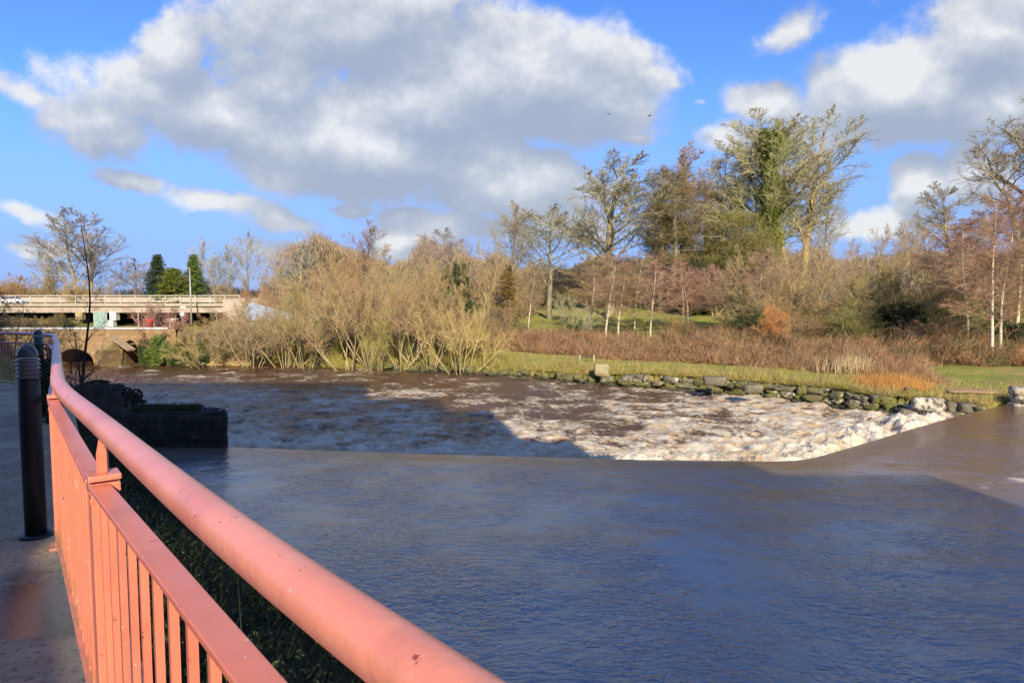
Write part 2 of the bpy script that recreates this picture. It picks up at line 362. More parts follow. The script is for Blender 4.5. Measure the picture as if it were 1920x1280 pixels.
base = N.mix(dn, calm, deep)
foamc = N.mix(N.ss(N.noise(wv, 1.6, 5, .55),   .44, .58), (.60,.54,.42), (.50,.37,.22))
foamc = N.mix(N.ss(N.m('ADD', fa, N.m('MULTIPLY', N.noise(wv, 2.2, 4, .6), .5)), 1.15, 1.75), foamc, (.70,.64,.51))
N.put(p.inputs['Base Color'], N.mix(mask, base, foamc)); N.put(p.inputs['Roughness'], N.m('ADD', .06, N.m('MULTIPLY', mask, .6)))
N.put(p.inputs['Roughness'], N.m('ADD', N.m('ADD', .07, N.m('MULTIPLY', dn, .12)), N.m('MULTIPLY', mask, .5)))
N.put(p.inputs['IOR'], N.m('SUBTRACT', 2.45, N.m('MULTIPLY', dn, 1.1)))
hb = N.m('ADD', N.m('MULTIPLY', N.noise(N.scale(wv, (1, 1.15, 1)), 4.5, 7, .62), N.m('ADD', .012, N.m('MULTIPLY', dn, .07))), N.m('MULTIPLY', N.noise(N.scale(po, (1, 1.6, 1)), 12, 6, .65), .005))
hb = N.m('ADD', hb, N.m('MULTIPLY', N.m('MULTIPLY', N.noise(N.scale(po, (1, 1.25, 1)), 8.5, 2, .4, .6), N.ss(N.noise(po, .45, 3), .38, .58)), .030))
patch = N.ss(N.noise(po, .33, 3), .36, .62)
hb = N.m('ADD', hb, N.m('MULTIPLY', N.m('MULTIPLY', N.noise(N.scale(po, (.8, 1.7, 1)), 4.0, 4, .5, 1.2), patch), .030))
hb = N.m('ADD', hb, N.m('MULTIPLY', N.noise(N.scale(wv, (.5, 1.0, 1)), .9, 3, .5), .055))
hb = N.m('ADD', hb, N.m('MULTIPLY', mask, .02))
b = N.new('ShaderNodeBump'); b.inputs['Distance'].default_value = 1.0; b.inputs['Strength'].default_value = .8; N.put(b.inputs['Height'], hb); N.l.new(b.outputs[0], p.inputs['Normal'])
tag(link('river_water', me, m_, None, True), kind='structure')
def spray_np():
    k = (S > .5) & (S < 5) & (Yg < 46); idx = np.flatnonzero(k.ravel()); wgt = np.exp(-S.ravel()[idx]/1.6)*np.abs(Ug.ravel()[idx]*0+1)*(.35+sst(Xg.ravel()[idx], -2, 5)); wgt /= wgt.sum()
    ii = rng.choice(idx, 26000, p=wgt); P_ = np.stack([Xg.ravel()[ii], Yg.ravel()[ii], H.ravel()[ii]], 1)+rng.normal(size=(26000, 3))*np.array([.06,.06,.02]); P_[:, 2] += rng.exponential(.055, 26000)
    d = rng.normal(size=(26000, 3)); d /= np.linalg.norm(d, axis=1)[:, None]; L = rng.uniform(.012, .045, 26000)[:, None]
    n_ = len(P_); e = np.cross(d, rng.normal(size=(n_, 3))); e /= np.linalg.norm(e, axis=1)[:, None]; g = np.cross(d, e)
    v_ = np.stack([P_+e*L*.6, P_-.5*e*L*.6+.87*g*L*.6, P_-.5*e*L*.6-.87*g*L*.6, P_+d*L], 1).reshape(-1, 3); b_ = np.arange(n_)[:, None]*4
    f_ = np.stack([b_+[0,1,3], b_+[1,2,3], b_+[2,0,3], b_+[0,2,1]], 1).reshape(-1, 3); return v_, f_
sv, sf_ = spray_np()
tag(link('spray', mesh_np('spray', sv, sf_), mat('spray_drops', (.72,.66,.54), (.60,.50,.36), 2, .5)), 'spray and foam flecks thrown up along the foot of the weir', 'spray', None, 'stuff')
# ------------------------------------------------------------------ walkway
P2 = [Vector((a, b)) for a, b in FENCE]
def offset(P, d):
    o = []
    for i, p_ in enumerate(P):
        t = (P[min(i+1, len(P)-1)]-P[max(i-1, 0)]).normalized(); nrm = Vector((-t.y, t.x)); o.append(p_+nrm*d)
    return o
def smooth_line(P, k=8):
    o = []
    for i in range(len(P)-1):
        a = P[max(i-1, 0)]; b_ = P[i]; c_ = P[i+1]; d = P[min(i+2, len(P)-1)]
        for j in range(k):
            t = j/k; o.append(.5*((2*b_)+(-a+c_)*t+(2*a-5*b_+4*c_-d)*t*t+(-a+3*b_-3*c_+d)*t**3))
    o.append(P[-1]); return o
SL = smooth_line(P2, 8)
inner = offset(SL, -.18); outer_ = offset(SL, 9.0)
# path sheet: from the fence line out to the left and back, as a grid
M_path = bpy.data.materials.new('wet_concrete'); M_path.use_nodes = True; N = NT(M_path.node_tree); p = N.n['Principled BSDF']
po = N.new('ShaderNodeTexCoord').outputs['Object']
c = N.mix(N.ss(N.noise(po, 2.2, 7, .6), .38, .62), (.32,.27,.185), (.48,.40,.28))
c = N.mix(N.ss(N.noise(po, 30, 4, .6), .5, .7), c, (.17,.14,.095))
wet = N.ss(N.m('ADD', N.noise(N.scale(po, (.6,1,1)), 1.1, 4, .5), N.m('MULTIPLY', N.ss(N.m('ABSOLUTE', N.m('SUBTRACT', N.xyz(po)[1], 3.25)), .55, .1), .25)), .62, .76)
wet = N.m('MULTIPLY', wet, N.ss(N.noise(po, 7, 6, .7), .36, .56))
px3, py3, pz3 = N.xyz(po); pud = N.ss(N.m('SUBTRACT', N.m('MULTIPLY', N.noise(N.scale(po, (.7,1.3,1)), 1.6, 5, .6), .9), N.m('ABSOLUTE', N.m('SUBTRACT', N.m('ADD', py3, N.m('MULTIPLY', px3, -.10)), 3.42))), .06, .14)
wet = N.m('MAXIMUM', wet, pud)
c = N.mix(N.m('MULTIPLY', wet, .75), c, (.035,.035,.032))
N.put(p.inputs['Base Color'], c); N.put(p.inputs['Roughness'], N.m('SUBTRACT', .85, N.m('MULTIPLY', wet, .76)))
b = N.new('ShaderNodeBump'); b.inputs['Distance'].default_value = .004; N.put(b.inputs['Height'], N.noise(po, 25, 6, .7)); N.l.new(b.outputs[0], p.inputs['Normal'])
v = []; fcs = []
K = 14
for i_, (a, b_) in enumerate(zip(inner, outer_)):
    for k in range(K+1):
        q = a.lerp(b_, k/K)
        qy = q.y if k == 0 else q.y
        v.append((q.x, q.y, float(path_z(qy))))
for i_ in range(len(inner)-1):
    for k in range(K): 
        a = i_*(K+1)+k; fcs.append((a, a+1, a+K+2, a+K+1))
# kerb edge face down on the river side
b0 = len(v)
for a in inner: v.append((a.x, a.y, float(path_z(a.y))-.35))
for i_ in range(len(inner)-1): fcs.append((i_*(K+1), (i_+1)*(K+1), b0+i_+1, b0+i_))
tag(link('walkway', mesh_np('walkway', v, fcs), M_path), kind='structure')
# drain line across the far part of the path
mb = MB(); a = Vector((-6.9, 8.7)); b_ = Vector((-14.5, 10.6)); mb.beam((a.x, a.y, float(path_z(a.y))+.006), (b_.x, b_.y, float(path_z(b_.y))+.006), .16, .012)
tag(mb.build('drain_channel', mat('drain_metal', (.35,.38,.42), (.25,.27,.3), 9, .25, metal=.6)), 'pale metal drain strip laid across the shaded path behind the near bollard', 'drain')
# ------------------------------------------------------------------ red railing
M_red = bpy.data.materials.new('salmon_paint'); M_red.use_nodes = True; N = NT(M_red.node_tree); p = N.n['Principled BSDF']
po = N.new('ShaderNodeTexCoord').outputs['Object']
c = N.mix(N.ss(N.noise(po, 4, 6, .6), .35, .7), (.72,.215,.135), (.64,.18,.115))
c = N.mix(N.ss(N.noise(po, 22, 7, .75), .635, .665), c, (.36,.04,.022))
c = N.mix(N.ss(N.noise(N.scale(po, (1,1,.4)), 9, 6, .75), .62, .72), c, (.70,.40,.33))
c = N.mix(N.m('MULTIPLY', N.ss(N.noise(N.scale(po, (1,1,.25)), 3.2, 6, .7), .50, .68), .45), c, (.42,.15,.11))
c = N.mix(N.ss(N.noise(po, 48, 3, .6), .70, .73), c, (.55,.53,.46))
gz = N.xyz(po)[2]
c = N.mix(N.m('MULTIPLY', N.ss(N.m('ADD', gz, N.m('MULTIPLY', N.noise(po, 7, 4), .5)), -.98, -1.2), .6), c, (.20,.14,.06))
N.put(p.inputs['Base Color'], c); N.put(p.inputs['Roughness'], N.m('ADD', .24, N.m('MULTIPLY', N.noise(po, 12, 5), .3))); p.inputs['Specular IOR Level'].default_value = .75; p.inputs['Coat Weight'].default_value = .35; p.inputs['Coat Roughness'].default_value = .35
b = N.new('ShaderNodeBump'); b.inputs['Distance'].default_value = .0018; N.put(b.inputs['Height'], N.m('ADD', N.noise(po, 26, 5, .6), N.m('MULTIPLY', N.ss(N.noise(po, 22, 7, .75), .65, .68), -.8))); N.l.new(b.outputs[0], p.inputs['Normal'])
HB, HR = .93, 1.072                                    # top of flat bar and centre of handrail above the path
rail = empty('riverside_railing', (-1.23, 2.02, float(path_z(2.02))))
tag(rail, 'salmon red metal railing with a fat tubular handrail curving along the shaded river path', 'railing')
rl = rail.location
def part(mb, name, m__, smooth=False, bevel=0):
    o = mb.build(name, m__, rail, smooth, bevel); o.matrix_parent_inverse = Matrix.Translation(-rl); return o
hp = smooth_line([Vector((2.0,-2.0)), Vector((.42,.0)), Vector((-.40,.98)), Vector((-1.22,2.02)), Vector((-2.06,3.1)), Vector((-2.78,4.15)), Vector((-4.15,6.2)), Vector((-5.58,8.35)), Vector((-7.05,10.5)), Vector((-8.62,12.7)), Vector((-10.8,14.35)), Vector((-13.4,14.95)), Vector((-16.2,15.2))], 7)
mb = MB(); mb.tube([(q.x, q.y, float(path_z(q.y))+HR) for q in hp], .0335, 28); M_red2 = M_red.copy(); M_red2.name = 'pale_salmon_paint'; rc_ = [n_ for n_ in M_red2.node_tree.nodes if n_.type == 'MIX' and abs(n_.inputs[6].default_value[0]-.72) < .001 and abs(n_.inputs[6].default_value[1]-.215) < .001][0]; rc_.inputs[6].default_value = (.82,.31,.22,1); rc_.inputs[7].default_value = (.72,.24,.165,1); part(mb, 'handrail', M_red2, True)  # handrail takes a paler copy of the railing paint
mb = MB(); q = hp
for i_ in range(1, 10):
    P_ = P2[i_]; z = float(path_z(P_.y)); t = (P2[i_+1]-P2[i_-1]).normalized(); ang = math.atan2(t.y, t.x)
    pm = MB(); pm.box((P_.x, P_.y, z+HB/2-.01), (.074, .074, HB-.02), ang); pm.box((P_.x, P_.y, z+.008), (.14, .14, .016), ang); 
    pm.box((P_.x, P_.y, z+HB-.035), (.082, .082, .03), ang); pm.box((P_.x, P_.y, z+HB-.004), (.088, .088, .018), ang)
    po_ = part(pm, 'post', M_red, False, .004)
    bt_ = MB(); e_ = P_+t*-.03+Vector((-t.y, t.x))*.030; bt_.tube([(e_.x, e_.y, z+HB-.075), (e_.x-t.y*.010, e_.y+t.x*.010, z+HB-.075)], .011, 6); part(bt_, 'bolt', M_red)
    fm_ = MB(); fm_.tube([(P_.x, P_.y, z+HB+.006), (P_.x, P_.y, z+HB+.062), (P_.x, P_.y, z+HR-.024)], [.0165, .0165, .006], 6)
    part(fm_, 'support_spike', M_red)
for i_ in range(0, 10):
    A = P2[i_]; B = P2[i_+1]; t = (B-A).normalized(); L = (B-A).length; zA = float(path_z(A.y)); zB = float(path_z(B.y))
    a = A+t*.04; b_ = B-t*.04
    ox, oy = -t.y*.016, t.x*.016; a = a+Vector((ox, oy)); b_ = b_+Vector((ox, oy)); tm = MB(); tm.beam((a.x, a.y, zA+HB-.028), (b_.x, b_.y, zB+HB-.028), .056, .014); tm.beam((a.x+t.y*.024, a.y-t.x*.024, zA+HB-.047), (b_.x+t.y*.024, b_.y-t.x*.024, zB+HB-.047), .006, .022)
    part(tm, 'top_bar', M_red, False, .004)
    tm = MB(); tm.beam((a.x, a.y, zA+.10), (b_.x, b_.y, zB+.10), .05, .012); part(tm, 'bottom_bar', M_red, False, .002)
    nb_ = int((L-.12)/.134); 
    for k in range(nb_):
        u_ = (k+.75)/(nb_+.5); q = A.lerp(B, u_); z = zA+(zB-zA)*u_
        bm = MB(); bm.box((q.x-t.y*.016, q.y+t.x*.016, z+.106+(HB-.141)/2), (.016, .017, HB-.141), math.atan2(t.y, t.x))
        if i_ < 8: part(bm, 'baluster', M_red)
        else:
            mb.v += [] 
# ------------------------------------------------------------------ bollard lights
M_blk = mat('black_metal', (.012,.015,.020), (.020,.024,.031), 6, .42, .0004, 60, spec=.5)
M_glass = bpy.data.materials.new('ribbed_glass'); M_glass.use_nodes = True; p = M_glass.node_tree.nodes['Principled BSDF']
p.inputs['Base Color'].default_value = (.30,.38,.40,1); p.inputs['Roughness'].default_value = .16; p.inputs['Transmission Weight'].default_value = .55; p.inputs['IOR'].default_value = 1.45
def bollard(px, Y, label, first=None):
    x = ray(px, 700)[0]*Y; z = float(path_z(Y))
    r = empty('bollard_light', (x, Y, z)); tag(r, label, 'bollard light', 'bollard lights along the path')
    mb = MB(); mb.lathe([(.092,0),(.092,.016),(.08,.024)], n=32); mb.build('base_flange', M_blk, r, True, .002)
    mb = MB(); mb.lathe([(.060,.02),(.060,1.005),(.056,1.012)], n=40); mb.build('shaft', M_blk, r, True)
    mb = MB(); prof = [(.054,1.012)]
    for k in range(5):
        z0 = 1.018+k*.026; prof += [(.054,z0),(.066,z0+.004),(.067,z0+.011),(.054,z0+.022)]
    mb.lathe(prof, n=40); mb.build('lamp_glass', M_glass, r, True)
    mb = MB(); prof = [(.058,1.15)]+[(.060*math.cos(a), 1.152+.078*math.sin(a)) for a in [R(k) for k in range(0, 90, 9)]]+[(.002,1.230)]
    mb.lathe(prof, n=40); mb.build('dome_cap', mat('dome_plastic', (.05,.06,.075), (.075,.085,.10), 5, .18, spec=.6), r, True)
    mb = MB(); mb.lathe([(.03,1.012),(.03,1.14)], n=16); mb.build('lamp_core', mat('lamp_core', (.16,.17,.17), (.1,.1,.1), 8, .4), r, True)
    return r
bollard(53, 4.27, 'black bollard light nearest the camera with ribbed clear head')
bollard(75, 9.6, 'black bollard light half hidden behind the near one')
# ------------------------------------------------------------------ unseen building behind the viewer, roofline shaped to throw the stepped shade
cY = -8.0; TE = math.tan(SUN_EL)
def caster(X, Y, z):                                   # where the sun ray to a point passes the building front
    k = (Y-cY)/(-TO_SUN.y)*1.0; return X+TO_SUN.x*k, z+TO_SUN.z*k
steps = []
for (xa, xb, Yd, zz) in [(-60,-9.6,45.5,Z2),(-9.6,-4.1,38.5,Z2),(-4.1,-1.1,34.6,Z2),(-1.1,2.3,27.6,Z2),(2.3,7.0,20.2,Z1),(7.0,11.5,18.6,Z1),(11.5,60,15.2,Z1)]:
    ca, cz = caster(xa, Yd, zz); cb, _ = caster(xb, Yd, zz); steps.append((ca, cb, cz))
M_bld = mat('unseen_shade_wall', (.30,.20,.14), (.22,.14,.10), 3, .9, .01, 20)
bl = empty('shade_building', (0, cY, -1.5)); tag(bl, 'unseen stepped building behind the path, shaped to shade the river, with a slot added for sun', 'building')
mb = MB()
def bx(x0, x1, z0, z1, y0=cY-.6, y1=cY): mb.box(((x0+x1)/2, (y0+y1)/2+0, (z0+z1)/2), (x1-x0, y1-y0, z1-z0))
# slanting slot added in the wall to let the sun reach the railing
gl = caster(-2.86, 4.05, -1.56); gr = caster(2.0, -2.0, -1.40)
gl = (gl[0], gl[1]); gr = (gr[0], gr[1])
gtl = caster(-2.86, 4.05, .02); gtr = caster(2.0, -2.0, .05)
prev = -50.0
for (a, b_, z) in steps:
    if b_ <= gl[0] or a >= gr[0]: bx(a, b_, -2, z)
    else:
        if a < gl[0]: bx(a, gl[0], -2, z)
        xa_, xb_ = max(a, gl[0]), min(b_, gr[0])
        def lz(x, p_, q_): return p_[1]+(q_[1]-p_[1])*(x-p_[0])/(q_[0]-p_[0])
        for (zb0, zb1, zt0, zt1) in ((-2, -2, lz(xa_, gl, gr)-.0, lz(xb_, gl, gr)-.0), (lz(xa_, gtl, gtr)+.03, lz(xb_, gtl, gtr)+.03, z, z)):
            b0 = len(mb.v)
            for yy in (cY-.25, cY):
                mb.v += [(xa_, yy, zb0), (xb_, yy, zb1), (xb_, yy, zt1), (xa_, yy, zt0)]
            mb.f += [(b0, b0+1, b0+2, b0+3), (b0+7, b0+6, b0+5, b0+4), (b0, b0+4, b0+5, b0+1), (b0+1, b0+5, b0+6, b0+2), (b0+2, b0+6, b0+7, b0+3), (b0+3, b0+7, b0+4, b0)]
        if b_ > gr[0]: bx(gr[0], b_, -2, z)
wl = mb.build('wall', M_bld, bl); wl.matrix_parent_inverse = Matrix.Translation(-bl.location)
# ------------------------------------------------------------------ plants: generators
def rotdir(d, ang, az):
    u = d.orthogonal().normalized(); u = Quaternion(d, az) @ u
    return (d*math.cos(ang)+u*math.sin(ang)).normalized()
def grow(T, C, K, p, d, L, r, lev, r_):
    """T trunk mesh, C crown mesh, K settings per level"""
    ns = K['seg'][lev]; pts = [p]; dd = d.copy(); st = L/ns; dirs = [dd]
    for i in range(ns):
        w_ = K['wan'][lev]; dd = dd+Vector((r_.gauss(0, w_), r_.gauss(0, w_), r_.gauss(0, w_)+K['up'][lev])); dd.normalize()
        p = p+dd*st; pts.append(p); dirs.append(dd)
    last = lev == len(K['n'])
    if last:
        C.spike(pts[0], pts[1], r)
        return
    tip = K['tip'][lev]
    rr = [r*(1-(1-tip)*(i/ns)) for i in range(ns+1)]
    sides = (9, 6, 4, 3)[min(lev, 3)]
    (T if lev <= K.get('tl', 0) else C).tube(pts, rr, sides, cap=False)
    n_ = K['n'][lev]; s0 = K['s0'][lev]
    for i in range(n_):
        t = s0+(1-s0)*((i+r_.random()*.9)/n_); t = min(t, .999); k = int(t*ns); f_ = t*ns-k
        q = pts[k].lerp(pts[k+1], f_); az = i*2.4+r_.uniform(-.6, .6)
        ang = K['ang'][lev]*r_.uniform(.65, 1.3)
        nd = rotdir(dirs[k+1], ang, az)
        ln = K['len'][lev]*L*r_.uniform(.7, 1.15)*K['shape'][lev](t)
        rc = min(rr[k]*.62, K['rad'][lev]*r) * (1 if lev == 0 else 1)
        if lev+1 == len(K['n']): rc = K['tw']
        grow(T, C, K, q, nd, max(ln, .05), rc, lev+1, r_)
flat = lambda t: 1.0
def dome(t): return max(.25, 1.15-.85*t)
def egg(t): return max(.3, math.sin(math.pi*min(1, t*.85+.12)))
H0 = 10.0                                             # every pattern tree is 10 m tall, scaled to its own height
KINDS = {
 'beech': dict(n=[19,10,9,16], s0=[.26,.2,.12,.08], seg=[9,7,4,2,1], wan=[.05,.10,.13,.15,0], up=[.05,.06,.05,.04,.0], ang=[.72,.6,.62,.6], len=[.50,.46,.46,.42], shape=[dome,dome,flat,flat], rad=[.30,.36,.42,.5], tip=[.12,.16,.3,.4], tw=.0066, L=.84, r=.16, tl=1),
 'slim': dict(n=[20,9,8,11], s0=[.28,.2,.15,.1], seg=[9,6,4,2,1], wan=[.04,.1,.13,.15,0], up=[.04,.08,.05,.03,0], ang=[.75,.6,.65,.6], len=[.34,.50,.5,.45], shape=[egg,dome,flat,flat], rad=[.30,.4,.42,.5], tip=[.10,.18,.3,.4], tw=.0058, L=.88, r=.12, tl=0),
 'birch': dict(n=[24,8,8,9], s0=[.22,.2,.15,.1], seg=[9,5,3,2,1], wan=[.025,.09,.13,.2,0], up=[.03,.06,-.02,-.05,0], ang=[.70,.6,.6,.6], len=[.27,.52,.55,.55], shape=[egg,dome,flat,flat], rad=[.22,.5,.5,.5], tip=[.08,.2,.35,.4], tw=.006, L=.93, r=.062, tl=0),
 'oak': dict(n=[15,11,9,13], s0=[.34,.2,.12,.1], seg=[8,9,5,3,1], wan=[.06,.24,.26,.22,0], up=[.03,.03,.02,.02,0], ang=[1.0,.7,.75,.7], len=[.60,.48,.46,.40], shape=[dome,dome,flat,flat], rad=[.34,.36,.42,.5], tip=[.14,.16,.3,.4], tw=.006, L=.80, r=.20, tl=1),
}
def multi(seed, stems, lean, K, hgt=H0, wd=1.0):
    r_ = random.Random(seed); T = MB(); C = MB()
    for i in range(stems):
        az = i*2*math.pi/stems+r_.uniform(-.4, .4); a = lean*r_.uniform(.25, 1.2)
        d = Vector((math.cos(az)*math.sin(a)*wd, math.sin(az)*math.sin(a)*wd, math.cos(a))).normalized()
        L = hgt*r_.uniform(.62, .86)
        grow(T, C, K, Vector((math.cos(az)*.12, math.sin(az)*.12, -.15)), d, L, K['r']*r_.uniform(.7, 1.2), 0, r_)
    return T, C
K_willow = dict(n=[8,7,7,8], s0=[.40,.15,.1,.05], seg=[7,5,3,2,1], wan=[.09,.14,.16,.18,0], up=[.02,.08,.06,.05,0], ang=[.65,.6,.6,.6], len=[.48,.55,.52,.48], shape=[dome,dome,flat,flat], rad=[.5,.5,.5,.5], tip=[.25,.3,.35,.4], tw=.0066, L=1, r=.07, tl=0)
K_shrub = dict(n=[9,6,6,8], s0=[.10,.1,.1,.05], seg=[6,4,3,2,1], wan=[.1,.16,.18,.2,0], up=[.02,.05,.05,.04,0], ang=[.6,.65,.65,.65], len=[.5,.55,.55,.5], shape=[dome,dome,flat,flat], rad=[.5,.5,.5,.5], tip=[.3,.3,.35,.4], tw=.010, L=1, r=.07, tl=0)
def leaves_np(name, C_, size, aspect=1.0, updir=None, curl=0):
    """one small bent leaf (two triangles) for each centre"""
    n_ = len(C_); d = rng.normal(size=(n_, 3)); 
    if updir is not None: d = d+np.array(updir)
    d /= np.linalg.norm(d, axis=1)[:, None]; e = np.cross(d, rng.normal(size=(n_, 3))); e /= np.linalg.norm(e, axis=1)[:, None]
    s_ = size*rng.uniform(.6, 1.4, n_)[:, None]
    v = np.stack([C_-d*s_, C_+e*s_*.5*aspect, C_+d*s_, C_-e*s_*.5*aspect], 1).reshape(-1, 3)
    return v, np.arange(4*n_).reshape(-1, 4)
def spikes_np(P0, P1, r):
    n_ = len(P0); d = P1-P0; e = np.cross(d, rng.normal(size=(n_, 3))); e /= (np.linalg.norm(e, axis=1)[:, None]+1e-9)
    g = np.cross(d, e); g /= (np.linalg.norm(g, axis=1)[:, None]+1e-9); r = np.broadcast_to(np.asarray(r, float), (n_,))[:, None]
    v = np.stack([P0+e*r, P0-.5*e*r+.87*g*r, P0-.5*e*r-.87*g*r, P1], 1).reshape(-1, 3); b = np.arange(n_)[:, None]*4
    f = np.stack([b+[0,1,3], b+[1,2,3], b+[2,0,3]], 1).reshape(-1, 3); return v, f
protos = {}
def proto(kind, v):
    key = (kind, v)
    if key in protos: return protos[key]
    r_ = random.Random(hash(kind) % 1 + sum(map(ord, kind))*31+v*101)
    sd = sum(map(ord, kind))*31+v*101; r_ = random.Random(sd); T = MB(); C = MB()
    if kind in KINDS:
        K = dict(KINDS[kind])
        if kind == 'beech' and v % 2:
            for s_ in (-1, 1): grow(T, C, {**K, 'n': [13,10,9,13]}, Vector((s_*.10, 0, -.1)), Vector((s_*.13, .04*s_, 1)).normalized(), H0*.84, .125, 0, r_)
        else: grow(T, C, K, Vector((0, 0, -.1)), Vector((0, 0, 1)), H0*K['L'], K['r'], 0, r_)
    elif kind == 'willow': T, C = multi(sd, 6+v % 3, .62, K_willow)
    elif kind == 'shrub': T, C = multi(sd, 10, .85, K_shrub, H0, 1.3)
    elif kind == 'upshrub': T, C = multi(sd, 9, .34, {**K_shrub, 'ang': [.4,.5,.55,.6], 'up': [.03,.1,.08,.05,0]}, H0)
    elif kind == 'conifer':
        T.tube([(0,0,-.1),(0,0,5),(0,0,10)], [.16,.09,.01], 8)
        nr = np.random.default_rng(sd); pts = []
        for k in range(150):
            z = .5+9.4*(k/150)**.95; az = k*2.4+r_.random(); ln = (2.6-.4*v)*(1-z/10.1)**.75*r_.uniform(.7, 1.15)+.15
            a = Vector((0, 0, z)); b_ = Vector((math.cos(az)*ln, math.sin(az)*ln, z-.12*ln+.25)); C.tube([a, b_], [.03, .008], 3, cap=False)
            for j in range(int(36+60*ln)): 
                t = r_.random()**.6; q = a.lerp(b_, t); s_ = .16+.22*ln*(1-t)*.6; pts.append((q.x+r_.gauss(0, s_), q.y+r_.gauss(0, s_), q.z+r_.gauss(0, .10)))
        protos[key] = dict(T=T.mesh('trunk'), C=C.mesh('crown'), L=np.array(pts)); 
        vv, ff = leaves_np('', protos[key]['L'], .15, .5); b0 = len(C.v)
        C.v += [tuple(x) for x in vv.tolist()]; C.f += [tuple(x) for x in (ff+b0).tolist()]
    elif kind == 'bush':
        nr = np.random.default_rng(sd); pts = []
        for k in range(70):
            a_ = nr.uniform(0, 2*math.pi); rr_ = 3.6*nr.random()**.5; z = nr.uniform(.8, 8.2)*(1-(rr_/5.2)**2); c_ = np.array([rr_*math.cos(a_), rr_*math.sin(a_), z])
            q = nr.normal(size=(150, 3)); q /= np.linalg.norm(q, axis=1)[:, None]; pts.append(c_+q*nr.uniform(.6, 1.5)*nr.uniform(.5, 1.1, (150, 1)))
        for k in range(9):
            a_ = k*.7; T.tube([(0,0,-.1), (math.cos(a_)*1, math.sin(a_)*1, 3), (math.cos(a_)*2, math.sin(a_)*2, 6.5)], [.13,.09,.03], 5)
        L_ = np.concatenate(pts); L_ = L_[L_[:, 2] > .05]; vv, ff = leaves_np('', L_, .22, .8)
        C.v = [tuple(x) for x in vv.tolist()]; C.f = [tuple(x) for x in ff.tolist()]
    # fit to exactly 10 m
    zz = max(v_[2] for v_ in C.v); k = H0/zz
    C.v = [(a*k, b_*k, c_*k) for a, b_, c_ in C.v]; T.v = [(a*k, b_*k, c_*k) for a, b_, c_ in T.v]
    tm = T.mesh('trunk'); cm = C.mesh('crown'); tm.polygons.foreach_set('use_smooth', np.ones(len(tm.polygons), bool))
    xw = np.percentile(np.abs(np.array([v_[0] for v_ in C.v])), 97)
    protos[key] = dict(T=tm, C=cm, w=xw, pts=None); return protos[key]
BARK = {}
def plant(kind, v, px, Y, top, col, label, name, cat='tree', group=None, width=None, bark=None, base=None, rz=None, ivy=None, lean=0):
    """px is where the stem stands, top the height it reaches in the photograph, Y how far away it stands"""
    pr = proto(kind, v)
    x = ray(px, 600)[0]*Y; z = hz1(x, Y) if base is None else base
    zt = ray(px, top)[1]*Y; h_ = max(.6, zt-z); s_ = h_/H0
    r = empty(name, (x, Y, z-.05)); r.rotation_euler.z = rnd.uniform(0, 6.28) if rz is None else rz
    sxy = s_ if width is None else (width/1280*Y/2)/pr['w']
    r.scale = (sxy, sxy, s_); r.rotation_euler.y = lean if rz is not None else 0
    tag(r, label, cat, group)
    bm = bark or M_bark
    for nm, me_, mm in (('trunk', pr['T'], bm), ('crown', pr['C'], M_leaf if kind in ('bush',) else M_twig)):
        if not me_.materials: me_.materials.append(mm)
        o = bpy.data.objects.new(nm if kind not in ('willow','shrub','upshrub','bush') else {'trunk': 'stems', 'crown': 'branches'}[nm] if kind != 'bush' else {'trunk': 'stems', 'crown': 'foliage'}[nm], me_); COL.objects.link(o); o.parent = r
        o.material_slots[0].link = 'OBJECT'; o.material_slots[0].material = mm
        o.color = (*[c_*rnd.uniform(.92, 1.08) for c_ in col], 1)
    return r
def ivy_part(r, z0, z1, wid, n, col, size=.16, name='ivy'):
    """leaves clothing the trunk of r, heights as fractions of the 10 m pattern"""
    zz = rng.uniform(z0, z1, n); cl = np.sin(zz*2.3)*.3+np.sin(zz*5.1+1)*.25+1
    a_ = rng.uniform(0, 6.28, n); rr_ = wid*cl*rng.uniform(.2, 1, n)**.6*(1-.35*(zz-z0)/(z1-z0))
    C_ = np.stack([rr_*np.cos(a_)+.2*np.sin(zz*1.3), rr_*np.sin(a_), zz+rng.normal(0, .1, n)], 1)
    vv, ff = leaves_np('', C_, size/r.scale.z, .9); o = link(name, mesh_np(name, vv, ff), M_leaf, r); o.color = (*col, 1); return o
TAN = (.38,.28,.15); OLV = (.33,.27,.10); YEL = (.42,.34,.15); PNK = (.42,.28,.18); RED = (.42,.22,.14); GRY = (.38,.34,.26); BRN = (.34,.24,.12); DGR = (.030,.050,.018); IVY = (.11,.15,.025)
# willows rooted at the far waterline -------------------------------------------------
g_ = 'many stemmed willows along the far waterline'
WL = [(385,55.5,600,YEL,120,'small'),(468,55.5,566,TAN,135,'thin'),(535,55.0,520,TAN,165,'spreading'),(572,54.6,505,OLV,150,'brown'),(650,53.6,500,TAN,185,'tall'),(690,54.5,478,TAN,185,'tallest'),(705,53.0,560,OLV,130,'mossy'),(752,52.6,490,TAN,175,'pale stemmed'),(775,53.4,482,OLV,185,'crowded'),(806,52.2,512,TAN,130,'thin'),(862,50.6,528,(.47,.39,.15),168,'yellow')]
LB = ['small yellowish willow on the far bank just right of the stone bridge','thin willow with one pale stem beside the dark patch, right of the bridge','spreading willow whose stems fan out below the grey roof','brown willow with a dense clump of stems at the waterline','tall willow with white forked stems left of the leaning mossy trunk','tallest willow, its crown behind the leaning mossy trunk','leaning willow with bright moss covered trunk on the far bank','pale stemmed willow between the leaning mossy trunk and the yellow willow','crowded willow behind the pale stemmed one on the far bank','thin twin stemmed willow just left of the isolated yellow willow','yellow lichen coloured willow standing last and alone before the open bank']
